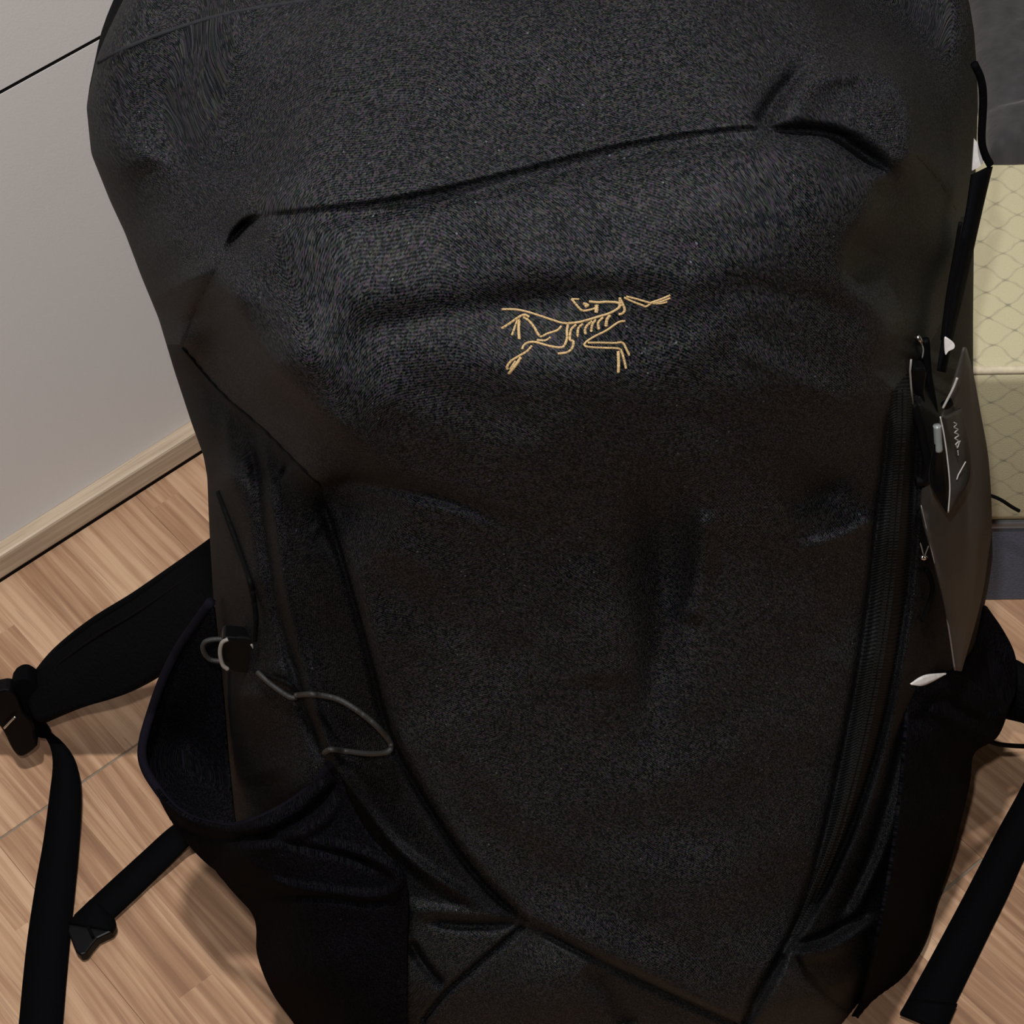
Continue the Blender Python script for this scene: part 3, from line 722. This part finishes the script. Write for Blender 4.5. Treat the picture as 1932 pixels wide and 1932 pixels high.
# ---- thin relief lines that follow the skin
def skin(P, n=60, lift=0.001, sm=True):
    Q_ = resample(P, n, sm); return np.array([S(x, y, bag_h(x, y)+lift) for x, y in Q_])
tube('piping', skin([(186, 118), (235, 92), (320, 58), (430, 26), (560, 4), (700, -12)], 60, -.0003), .0008, simple('seam_grey', (0.02, 0.021, 0.024), 0.8, spec=0.05), bag)
tube('hem_seam', skin([(345, 655), (420, 742), (500, 812), (560, 872), (604, 915)], 50, -.0002), .0008, DARKCORD, bag)
# zipper coil: two rows of little teeth
coil = []
for offx in (-5, 5):
    Pz = resample([((a[0]+b[0])/2+offx, (a[1]+b[1])/2) for a, b in zip(resample(ZIP_I[:10], 12), resample(ZIP_O, 12))], 190)
    for i, (x, y) in enumerate(Pz[4:-4]):
        c_ = S(x, y, bag_h(x, y)+0.0006)
        V, Fc = box_geo(-.00085, .00085, -.0006, .0004, -.00045, .00045)
        coil.append(([np.asarray(v)+c_ for v in V], Fc))
V, Fc = join_geo(coil); zc = mesh_obj('zipper_coil', V, Fc, simple('coil_black', (0.006, 0.006, 0.006), 0.6, spec=0.15), bag, smooth=False); zc['kind'] = 'stuff'

# ---- embroidered emblem
EO = (900, 520); ES = 4.83
def E_(pts): return [(EO[0]+x/ES, EO[1]+y/ES) for x, y in pts]
emb = [
 ([(225, 308), (340, 308), (450, 328), (560, 362), (680, 402), (770, 430), (830, 436)], 9),
 ([(830, 436), (920, 426), (1010, 404), (1100, 376), (1190, 350), (1250, 322), (1292, 292), (1300, 262), (1270, 245), (1180, 240), (1100, 244), (1020, 236)], 10),
 ([(1292, 300), (1310, 270), (1300, 230), (1300, 200)], 8),
 ([(1300, 205), (1325, 255), (1346, 312), (1325, 345), (1290, 355)], 10),
 ([(1340, 200), (1420, 238), (1500, 268), (1540, 282), (1590, 250)], 8), ([(1360, 190), (1460, 215), (1560, 245), (1600, 250)], 8),
 ([(1590, 245), (1660, 222), (1720, 198), (1762, 178)], 9), ([(1600, 252), (1680, 236), (1762, 205)], 8), ([(1600, 255), (1670, 255), (1735, 240)], 7),
 ([(860, 212), (900, 260), (950, 314), (1000, 318), (1070, 300), (1100, 285)], 9), ([(862, 212), (930, 216)], 7),
 ([(965, 255), (1010, 268), (985, 285)], 12), ([(1090, 268), (1090, 305), (1086, 335)], 15),
 ([(830, 440), (820, 500), (820, 570), (800, 630), (770, 655), (700, 650), (620, 632), (530, 606), (460, 612), (425, 640), (412, 672)], 10),
 ([(905, 445), (860, 490), (848, 550), (850, 590), (878, 600), (868, 660), (820, 700), (735, 712)], 10),
 ([(965, 440), (925, 480), (915, 556)], 10), ([(1050, 415), (1000, 460), (985, 500), (990, 535)], 11), ([(1080, 405), (1050, 450), (1040, 512)], 10),
 ([(1150, 380), (1105, 430), (1110, 492)], 10), ([(1215, 360), (1185, 400), (1175, 462)], 12),
 ([(770, 460), (730, 500), (640, 530), (590, 556), (560, 540), (520, 470), (470, 410), (420, 380)], 10), ([(670, 562), (620, 592), (545, 588)], 9),
 ([(475, 378), (430, 358), (370, 385), (300, 436), (225, 482)], 11), ([(370, 400), (345, 470), (318, 545)], 9), ([(385, 400), (380, 490), (385, 578)], 11),
 ([(500, 640), (455, 690), (380, 735), (310, 780), (275, 830), (280, 855)], 10), ([(400, 745), (350, 820), (290, 895)], 12), ([(350, 780), (300, 855)], 8),
 ([(1350, 415), (1290, 425), (1180, 500), (1080, 550), (1000, 600), (980, 640), (1060, 655), (1180, 660), (1290, 666), (1320, 700), (1345, 790), (1358, 850)], 9),
 ([(1010, 612), (1120, 612), (1250, 615), (1325, 612), (1360, 670), (1390, 730)], 9),
 ([(1285, 690), (1290, 780), (1288, 885)], 12),
]
L_ = []
for pts, r0 in emb:
    q = skin(E_(pts), max(8, len(pts)*6), 0.0001)
    L_.append(tube_geo(q, r0*0.000046, seg=8, flat=0.65, nrm=np.array([0, -1.0, 0])))
V, Fc = join_geo(L_); em = mesh_obj('embroidered_emblem', V, Fc, GOLD, bag); tag(em, 'gold thread embroidery')

# ---- Coons patches for sewn-on cloth pieces
def coons(top, bot, left, right, nu, nv):
    T, B = resample(top, nu), resample(bot, nu); L, R_ = resample(left, nv), resample(right, nv)
    u = np.linspace(0, 1, nu)[None, :, None]; v = np.linspace(0, 1, nv)[:, None, None]
    P = (1-v)*T[None]+v*B[None]+(1-u)*L[:, None]+u*R_[:, None]-((1-u)*(1-v)*T[0]+u*(1-v)*T[-1]+(1-u)*v*B[0]+u*v*B[-1])
    return P[..., 0], P[..., 1]
def patch(name, top, bot, left, right, hf, mat, nu=90, nv=90, th=0.0014, FEs=(), wavamp=0.0, parent=bag, clampz=True):
    X, Y = coons(top, bot, left, right, nu, nv)
    h = hf(X, Y) if callable(hf) else np.full(X.shape, hf)
    h = apply_features(h, X, Y, FEs)+wavamp*wav(X, Y, 130, 5)
    P = S(X, Y, h)
    if clampz:
        Wp = to_world(P); Wp[..., 2] = np.maximum(Wp[..., 2], 0.003); P = (Wp-ORG) @ BF.T
    I = np.arange(nu*nv).reshape(nv, nu)
    o = mesh_obj(name, P.reshape(-1, 3), quads(I).reshape(-1, 4), mat, parent, uv=np.stack([P[..., 0], P[..., 2]-.6*P[..., 1]], -1).reshape(-1, 2))
    if th:
        s_ = o.modifiers.new('thickness', 'SOLIDIFY'); s_.thickness = th; s_.offset = 0
    return o, P
# left stretch pocket: rear wall (seen inside the open mouth), then the front sheet
rear = RBF([(400, 1150, -.062), (330, 1240, -.075), (290, 1330, -.075), (268, 1425, -.066), (345, 1540, -.040), (440, 1560, -.034), (420, 1400, -.070), (420, 1250, -.066), (350, 1400, -.088), (380, 1480, -.070)])
patch('pocket_lining', [(402, 1130), (405, 1150)], [(345, 1545), (445, 1560)], [(398, 1140), (330, 1235), (290, 1330), (268, 1425), (345, 1545)], [(405, 1150), (420, 1300), (432, 1450), (445, 1560)], rear, STRETCH, 40, 60)
PKP = [(268, 1425, -.060), (300, 1490, -.048), (345, 1535, -.026), (450, 1556, .006), (550, 1510, .026), (632, 1440, .044),
          (400, 1600, -.030), (470, 1620, .012), (600, 1600, .048), (700, 1640, .058), (760, 1700, .062), (480, 1725, -.030), (560, 1720, .026), (660, 1740, .052),
          (500, 1850, -.030), (560, 1850, .010), (660, 1880, .036), (768, 1850, .050), (768, 1932, .044), (560, 1932, -.030), (640, 1960, .012), (660, 2040, .0), (760, 2080, .01), (690, 1540, .052)]
pk = RBF([(x, y, h-taperdown(y)*min(1, max(0, (h-.02)/.035))) for x, y, h in PKP])
PKF = [groove([(440, 1570), (560, 1590), (660, 1612), (720, 1640)], 9, -.0055, .1, .1), groove([(520, 1585), (640, 1600), (720, 1625), (752, 1652), (738, 1684), (680, 1690), (560, 1672), (470, 1652)], 9, .0042, .1, .1),
       groove([(500, 1690), (620, 1690), (700, 1700), (752, 1688)], 8, -.0035), groove([(440, 1600), (500, 1640), (540, 1670)], 10, .003),
       groove([(300, 1500), (350, 1560), (450, 1585), (540, 1560), (600, 1520), (640, 1470)], 9, -.0045, .1, .05), groove([(290, 1470), (345, 1545), (450, 1568), (550, 1530), (620, 1470)], 8, .003, .05, .05),
       groove([(400, 1575), (480, 1600), (600, 1555), (640, 1500)], 9, .003)]
patch('side_pocket', [(268, 1425), (300, 1492), (345, 1535), (400, 1554), (450, 1556), (520, 1530), (580, 1490), (632, 1432)],
      [(640, 2060), (690, 2080), (768, 2090)],
      [(268, 1425), (300, 1500), (345, 1560), (388, 1582), (400, 1612), (412, 1645), (480, 1726), (488, 1800), (515, 1870), (560, 1934), (640, 2060)],
      [(632, 1432), (660, 1510), (700, 1580), (765, 1660), (768, 1800), (768, 1932), (768, 2090)], pk, STRETCH, 110, 130, .0016, PKF, .0012)
rimP = resample([(398, 1135), (330, 1235), (290, 1330), (268, 1425), (300, 1492), (345, 1537), (400, 1557), (450, 1559), (520, 1533), (580, 1493), (632, 1434)], 90)
rh = np.interp(np.linspace(0, 1, 90), [0, .15, .3, .42, .55, .65, .75, 1], [-.062, -.074, -.074, -.058, -.040, -.02, .008, .032])
tube('pocket_hem', S(rimP[:, 0], rimP[:, 1], rh), .0022, STRETCH, bag)
# right pocket
pr = RBF([(1705, 1320, -.002), (1750, 1290, -.010), (1800, 1270, -.030), (1850, 1310, -.045), (1902, 1335, -.070), (1880, 1385, -.062), (1835, 1420, -.058), (1780, 1380, -.018), (1740, 1450, -.006),
          (1700, 1500, .010), (1690, 1700, .016), (1640, 1850, .012), (1825, 1480, -.060), (1790, 1620, -.058), (1760, 1700, -.056), (1760, 1550, -.018), (1720, 1750, -.016), (1660, 1895, -.050), (1590, 1960, -.01), (1700, 1860, -.05)])
PRF = [groove([(1745, 1330), (1800, 1360), (1870, 1400)], 10, .004), groove([(1770, 1310), (1830, 1350), (1880, 1340)], 10, -.004), groove([(1720, 1360), (1760, 1430), (1790, 1520), (1770, 1620)], 14, .003),
       groove([(1840, 1345), (1880, 1350), (1895, 1335)], 8, .004)]
patch('side_pocket', [(1712, 1302), (1745, 1290), (1800, 1266), (1850, 1300), (1904, 1328)], [(1600, 1980), (1640, 1932)],
      [(1712, 1302), (1704, 1420), (1690, 1560), (1668, 1700), (1635, 1850), (1600, 1980)],
      [(1904, 1328), (1880, 1388), (1836, 1420), (1826, 1482), (1792, 1620), (1766, 1700), (1736, 1790), (1668, 1892), (1640, 1932)], pr, STRETCH, 70, 120, .0016, PRF, .0012)
prr = RBF([(1800, 1264, -.040), (1815, 1200, -.070), (1860, 1145, -.085), (1915, 1240, -.095), (1915, 1300, -.09), (1902, 1330, -.075), (1850, 1305, -.055), (1865, 1230, -.085)])
patch('pocket_lining', [(1812, 1196), (1838, 1160), (1860, 1143)], [(1800, 1266), (1850, 1306), (1904, 1332)], [(1812, 1196), (1800, 1266)], [(1860, 1143), (1892, 1190), (1914, 1240), (1916, 1300), (1904, 1332)], prr, STRETCH, 40, 40)

# ---- cords, cord lock, strap pieces on the left side
def cordpath(P, lifts, n=80):
    Q_ = resample([(x, y) for x, y in P], n); t = np.linspace(0, 1, n); l = np.interp(t, np.linspace(0, 1, len(lifts)), lifts)
    return np.array([S(x, y, max(bag_h(x, y), -.05)+q) for (x, y), q in zip(Q_, l)])
cr = empty('compression_cord'); cr.parent = bag
tube('cord_run', cordpath([(412, 930), (432, 985), (452, 1040), (472, 1100), (482, 1160), (480, 1208)], [.003, .003, .004, .010]), .0012, DARKCORD, cr)
tube('cord_run', cordpath([(486, 1268), (510, 1290), (545, 1314), (560, 1316)], [.010, .006, .004, .004], 40), .0011, CORD, cr)
tube('cord_run', cordpath([(480, 1266), (515, 1278), (545, 1290), (562, 1308)], [.009, .003, .002, .003], 40), .0010, DARKCORD, cr)
tube('cord_loop', cordpath([(556, 1312), (590, 1310), (640, 1320), (690, 1352), (722, 1382), (737, 1404), (732, 1418), (700, 1422), (660, 1418), (625, 1414), (612, 1420)], [.005, .010, .012, .012, .010, .006, .003], 120), .00115, CORD, cr)
tube('cord_loop', cordpath([(448, 1208), (408, 1206), (386, 1212), (384, 1228), (396, 1244), (420, 1248)], [.010, .010, .010], 60), .0011, CORD, cr)
# cord lock: rounded black block gripped by a bent wire
cl = empty('cord_lock'); cl.parent = bag
hcl = max(bag_h(450, 1238), -.03)+.012
def plate(name, pts, h0, th, mat, par, n=None, bev=.0012, smooth=True):
    """solid plate with a drawn outline, standing th thick in the bag's frame"""
    Q_ = np.array(pts, float) if n is None else catmull(pts, n, True)
    a = S(Q_[:, 0], Q_[:, 1], np.full(len(Q_), h0)); b = a+np.array([0, th, 0]); m = len(Q_)
    V = list(a)+list(b); Fc = [tuple(range(m)), tuple(range(m, 2*m))[::-1]]+[(i, m+i, m+(i+1) % m, (i+1) % m) for i in range(m)]
    return mesh_obj(name, V, Fc, mat, par, smooth=False, bevel=bev)
plate('lock_body', [(420, 1206), (432, 1203), (468, 1207), (480, 1214), (484, 1240), (486, 1262), (478, 1270), (440, 1268), (424, 1258), (418, 1234)], hcl+.005, .008, PLASTIC, cl, 3)
def free(P, h, n=40): 
    Q_ = resample(P, n); return S(Q_[:, 0], Q_[:, 1], np.full(n, h))
tube('lock_wire', free([(430, 1206), (419, 1213), (415, 1232), (420, 1254), (430, 1263)], hcl+.0075), .0009, GREYWIRE, cl)
tube('lock_wire', free([(474, 1216), (481, 1228), (484, 1246), (482, 1256)], hcl+.0078), .0005, GREYWIRE, cl)
tube('lock_rim', free([(430, 1205), (460, 1204), (490, 1212), (498, 1222), (490, 1226)], hcl+.004), .0010, DARKCORD, cl)

# ---- hip belt wing on the left, its buckle and long webbing tail on the floor
hb = empty('hip_belt'); hb.parent = bag
wt = [(500, 950), (440, 990), (385, 1030), (330, 1068), (260, 1115), (180, 1164), (110, 1222), (62, 1284)]
wb = [(500, 1130), (440, 1175), (385, 1210), (330, 1250), (288, 1282), (230, 1312), (150, 1336), (78, 1362)]
A_ = resample(wt, 60); B_ = resample(wb, 60); tt = np.linspace(0, 1, 60)
hT = np.interp(tt, [0, 1], [-.200, -.238]); hB = np.interp(tt, [0, 1], [-.165, -.215])
PA = S(A_[:, 0], A_[:, 1], hT); PB = S(B_[:, 0], B_[:, 1], hB)
V, Fc = slab_geo(PA, PB, .007, 14, .004, off=np.array([0, -1.0, .5])); mesh_obj('belt_wing', V, Fc, PAD, hb)
tube('belt_binding', PA+np.array([0, -.004, 0]), .0022, WEB, hb)
q = .10*PB+.90*PA; tube('belt_seam', (PA*.86+PB*.14)[2:-6]+np.array([0, -.0085, .002]), .0008, DARKCORD, hb)
# webbing wrap + buckle
hz = -.228
def fplate(name, pts, h0, th, mat, par, n=3, bev=.001): return plate(name, pts, h0, th, mat, par, n, bev)
fplate('webbing_fold', [(22, 1296), (44, 1280), (66, 1290), (82, 1312), (86, 1346), (72, 1366), (40, 1366), (20, 1340)], hz+.006, .012, WEB, hb)
fplate('buckle', [(-28, 1318), (10, 1302), (30, 1312), (44, 1345), (62, 1366), (66, 1392), (70, 1408), (42, 1428), (24, 1416), (8, 1384), (-6, 1366), (-30, 1360)], hz+.010, .010, PLASTIC, hb)
fplate('webbing_fold', [(58, 1356), (78, 1362), (96, 1386), (90, 1394), (72, 1392), (60, 1380)], hz+.004, .004, WEB, hb)
tube('buckle_glint', free([(8, 1374), (18, 1363), (29, 1352)], hz+.012, 12), .0007, METAL, hb)
def slabworld(name, A, B, zs, mat, par, th=.0018, n=50):
    A = resample(A, n); B = resample(B, n); z = np.interp(np.linspace(0, 1, n), np.linspace(0, 1, len(zs)), zs)
    PA = np.array([to_bag(fl(x, y, q)) for (x, y), q in zip(A, z)]); PB = np.array([to_bag(fl(x, y, q)) for (x, y), q in zip(B, z)])
    V, Fc = slab_geo(PA, PB, th, 3, 0, off=np.array([0, 0, 1.0])); return mesh_obj(name, V, Fc, mat, par)
slabworld('webbing_tail', [(70, 1376), (92, 1402), (100, 1440), (94, 1500), (82, 1590), (66, 1680), (50, 1790), (36, 1932), (26, 2040)],
          [(92, 1378), (122, 1404), (144, 1440), (153, 1500), (149, 1590), (141, 1680), (130, 1790), (118, 1932), (110, 2040)],
          [.018, .010, .005, .004, .003, .003, .003], WEB, hb)
# lower compression strap with ladder lock lying on the floor, left
ls = empty('lower_strap'); ls.parent = bag
slabworld('webbing', [(500, 1440), (430, 1490), (380, 1530), (330, 1555), (270, 1608), (200, 1672), (140, 1728)], [(520, 1500), (450, 1550), (388, 1578), (362, 1590), (310, 1640), (258, 1690), (206, 1738)],
          [.06, .03, .012, .006, .006], WEB, ls)
slabworld('buckle_fold', [(172, 1700), (150, 1722), (130, 1744)], [(196, 1716), (218, 1738), (212, 1758)], [.009, .009], WEB, ls, .004, 10)
bk = [(150, 1716), (131, 1736), (128, 1757), (142, 1793), (151, 1802), (161, 1799), (172, 1784), (184, 1770), (211, 1757), (218, 1746), (210, 1726), (180, 1700)]
W_ = np.array([to_bag(fl(x, y, .009)) for x, y in bk]); W2 = np.array([to_bag(fl(x, y, .009)-np.array([0, 0, .007])) for x, y in bk]); m = len(bk)
mesh_obj('ladder_lock', list(W_)+list(W2), [tuple(range(m)), tuple(range(m, 2*m))[::-1]]+[(i, m+i, m+(i+1) % m, (i+1) % m) for i in range(m)], PLASTIC, ls, smooth=False, bevel=.001)
slabworld('lock_bar', [(157, 1732), (164, 1750), (173, 1770)], [(161, 1730), (169, 1748), (178, 1767)], [.0100, .0100], WEB, ls, .0015, 8)

# ---- right-hand straps
hr = empty('hip_belt'); hr.parent = bag
A_ = resample([(1780, 1200), (1860, 1236), (1905, 1254), (1945, 1276), (2010, 1300)], 20); B_ = resample([(1780, 1290), (1860, 1326), (1905, 1345), (1945, 1355), (2010, 1380)], 20)
V, Fc = slab_geo(S(A_[:, 0], A_[:, 1], np.linspace(-.15, -.09, 20)), S(B_[:, 0], B_[:, 1], np.linspace(-.15, -.09, 20)), .010, 6, .003, off=np.array([0, -1.0, 0])); mesh_obj('belt_wing', V, Fc, PAD, hr)
slabworld('webbing_tail', [(1990, 1350), (1932, 1476), (1880, 1572), (1820, 1688), (1760, 1800), (1706, 1898), (1698, 1912)],
          [(2020, 1440), (1934, 1618), (1902, 1690), (1862, 1772), (1826, 1846), (1796, 1908), (1786, 1932)], [.075, .004, .003, .003, .003, .003, .003], WEB, hr)
slabworld('tail_hem', [(1714, 1886), (1698, 1912)], [(1806, 1896), (1783, 1948)], [.0058, .0058], WEB, hr, .003, 6)
tube('cord_run', np.array([to_bag(fl(x, y, z)) for (x, y), z in zip(resample([(1835, 1400), (1862, 1398), (1890, 1405), (1940, 1408), (1990, 1404)], 30), np.linspace(.10, .03, 30))]), .0013, DARKCORD, hr)
# shoulder-strap load lifter down the right edge
ss_ = empty('load_lifter'); ss_.parent = bag
A_ = resample([(1836, 330), (1826, 400), (1812, 470), (1795, 560), (1780, 650), (1772, 700)], 40); B_ = resample([(1869, 314), (1853, 380), (1836, 455), (1814, 555), (1791, 645), (1778, 702)], 40)
V, Fc = slab_geo(S(A_[:, 0], A_[:, 1], np.linspace(-.052, .005, 40)), S(B_[:, 0], B_[:, 1], np.linspace(-.062, -.02, 40)), .002, 4, .001, off=np.array([0, -1.0, 0])); mesh_obj('webbing', V, Fc, WEB, ss_)
tube('webbing_loop', free([(1838, 120), (1851, 150), (1855, 190), (1852, 260), (1858, 290), (1868, 310)], -.062, 50), .0016, WEB, ss_)
tube('webbing_edge', free([(1812, 420), (1802, 480), (1788, 560), (1778, 640)], .012, 40), .0008, DARKCORD, ss_)
# zipper pulls at the top of the tape on the right
zp = empty('zipper_pull'); zp.parent = bag
def bump_h(x, y, l): return max(bag_h(x, y), -.04)+l
tube('pull_wire', S([1719, 1717, 1719, 1722], [678, 700, 730, 762], [bump_h(1718, 700, .008)]*4), .0004, GREYWIRE, zp)
tube('pull_glint', S([1730, 1734, 1737], [634, 640, 646], [bump_h(1733, 640, .006)]*3), .0010, METAL, zp)
tube('pull_wire', free([(1738, 645), (1742, 660), (1740, 676)], bump_h(1738, 660, .006), 10), .0003, GREYWIRE, zp)
plate('slider', [(1706, 700), (1728, 696), (1748, 700), (1744, 740), (1746, 760), (1726, 764), (1712, 755)], bump_h(1726, 730, .005), .006, PLASTIC, zp, 3)
tube('pull_cord', free([(1722, 762), (1735, 800), (1741, 830), (1750, 880), (1744, 905), (1728, 908)], bump_h(1735, 830, .004), 40), .0019, DARKCORD, zp)
tube('pull_cord', free([(1746, 640), (1750, 700), (1760, 760), (1764, 800)], bump_h(1750, 720, .004), 40), .0016, DARKCORD, zp)
tube('pull_cord', free([(1740, 1170), (1752, 1140), (1760, 1110), (1752, 1080), (1745, 1075)], bump_h(1748, 1120, .006), 40), .0010, DARKCORD, zp)
zq = empty('zipper_pull'); zq.parent = bag
tube('pull_glint', free([(1738, 1050), (1743, 1053), (1747, 1050)], bump_h(1743, 1050, .006), 8), .0010, METAL, zq)
tube('pull_wire', free([(1733, 1018), (1738, 1030), (1742, 1046)], bump_h(1743, 1050, .006), 8), .0003, GREYWIRE, zq)
tube('pull_wire', free([(1752, 1030), (1748, 1040), (1745, 1048)], bump_h(1743, 1050, .006), 8), .0003, GREYWIRE, zq)

# ================================================================== SWING TAGS hanging from the bag
def tagthing(name, label, cat):
    o = empty(name, M=BAGM); tag(o, label, cat); return o
def card(name, pts, hs, th, mat, par, sub=True):
    """bent card: outline with its own depth at every corner"""
    P = S([p[0] for p in pts], [p[1] for p in pts], hs)
    m = len(pts); V = list(P)+[p+np.array([0, th, 0]) for p in P]
    return mesh_obj(name, V, [tuple(range(m)), tuple(range(m, 2*m))[::-1]]+[(i, m+i, m+(i+1) % m, (i+1) % m) for i in range(m)], mat, par, smooth=False)
def striph(name, L, Rr, hl, hr_, th, mat, par, n=60):
    A = resample(L, n); B = resample(Rr, n); t = np.linspace(0, 1, n)
    PA = S(A[:, 0], A[:, 1], np.interp(t, np.linspace(0, 1, len(hl)), hl)); PB = S(B[:, 0], B[:, 1], np.interp(t, np.linspace(0, 1, len(hr_)), hr_))
    V, Fc = slab_geo(PA, PB, th, 4, 0, off=np.array([0, -1.0, 0])); return mesh_obj(name, V, Fc, mat, par)
t1 = tagthing('hang_tag', 'long brown-grey card swing tag curving down into the right side pocket', 'tag')
striph('card', [(1819, 655), (1800, 720), (1776, 790), (1756, 880), (1738, 954), (1765, 1070), (1785, 1160), (1801, 1264)],
       [(1821, 657), (1834, 705), (1848, 780), (1863, 870), (1869, 985), (1862, 1048), (1848, 1136), (1812, 1266)],
       [.000, .004, .008, .012, .014, .010, -.004, -.014], [-.012, -.018, -.024, -.028, -.030, -.030, -.030, -.018], .0012, CARD, t1)
striph('card_edge', [(1737, 954), (1764, 1070), (1784, 1160), (1800, 1264)], [(1739, 954), (1766, 1070), (1787, 1160), (1803, 1264)], [.0155, .0115, -.0025, -.0125], [.0155, .0115, -.0025, -.0125], .0006, GREYWIRE, t1, 40)
t2 = tagthing('hang_tag', 'small dark pointed card tag with white script lying on the long brown-grey tag', 'tag')
striph('card', [(1776, 790), (1762, 850), (1754, 905), (1770, 940), (1787, 967)], [(1812, 770), (1826, 840), (1828, 900), (1808, 940), (1790, 967)],
       [.019, .021, .023, .025, .025], [-.002, .000, .006, .018, .024], .0009, CARDB, t2, 30)
striph('dark_half', [(1774, 800), (1760, 856), (1755, 905), (1771, 940), (1787, 966)], [(1779, 800), (1786, 856), (1791, 905), (1790, 940), (1789, 966)],
       [.021, .023, .025, .027, .027], [.015, .018, .020, .024, .0265], .0005, PLASTIC, t2, 30)
tube('edge_cord', S(*(resample([(1774, 786), (1781, 820), (1788, 870), (1792, 920), (1789, 967)], 40).T), np.linspace(.022, .029, 40)), .00030, INK, t2)
# white script, running down the card
scr = [[(1800, 797), (1806, 800), (1799, 806), (1808, 810), (1801, 816), (1810, 821), (1801, 827), (1809, 832), (1803, 838), (1812, 832)], [(1803, 838), (1806, 846), (1811, 832)], [(1807, 850), (1808, 859)], [(1805, 905), (1808, 896), (1822, 871)]]
GL = []
for s_ in scr:
    q = resample(s_, 30, False)
    GL.append(tube_geo(S(q[:, 0], q[:, 1], np.interp(q[:, 0], [1795, 1826], [.013, .005])+(.0075 if s_[0][1] > 880 else .0035)), .00026, seg=6))
V, Fc = join_geo(GL); mesh_obj('script_print', V, Fc, INK, t2)
tube('tag_string', free([(1806, 713), (1797, 735), (1779, 770)], .025, 20), .0005, INK, t2)
tube('string_sleeve', free([(1768, 803), (1769, 825), (1771, 850)], .022, 20), .0016, CLEAR, t2)
plate('string_knob', [(1778, 768), (1786, 762), (1797, 758), (1800, 764), (1792, 772), (1780, 774)], .024, .003, PLASTIC, t2, 3, .0005)
t3 = tagthing('care_label', 'small white label peeping out beside the upper right strap of the backpack', 'label')
card('label', [(1838, 262), (1846, 272), (1855, 290), (1855, 308), (1846, 316), (1834, 322)], [-.064]*6, .0008, WHITE, t3)
t4 = tagthing('care_label', 'tiny rounded white label above the tip of the long brown-grey tag', 'label')
plate('label', [(1783, 638), (1792, 642), (1801, 650), (1800, 658), (1790, 663), (1784, 670), (1782, 655)], .016, .0010, WHITE, t4, 3, .0002)
t5 = tagthing('paper_slip', 'curved white paper edge sticking out of the right side pocket mouth', 'paper')
striph('paper', [(1718, 1290), (1735, 1278), (1752, 1272), (1784, 1270)], [(1719, 1292), (1737, 1294), (1755, 1288), (1785, 1272)], [.010, .004, -.004, -.014], [.010, .005, -.003, -.013], .0006, WHITE, t5, 20)
# thin elastic end sticking out over the mattress
tube('elastic_end', free([(1855, 932), (1872, 936), (1890, 944), (1910, 957), (1923, 964)], -.034, 30), .0008, DARKCORD, bag)
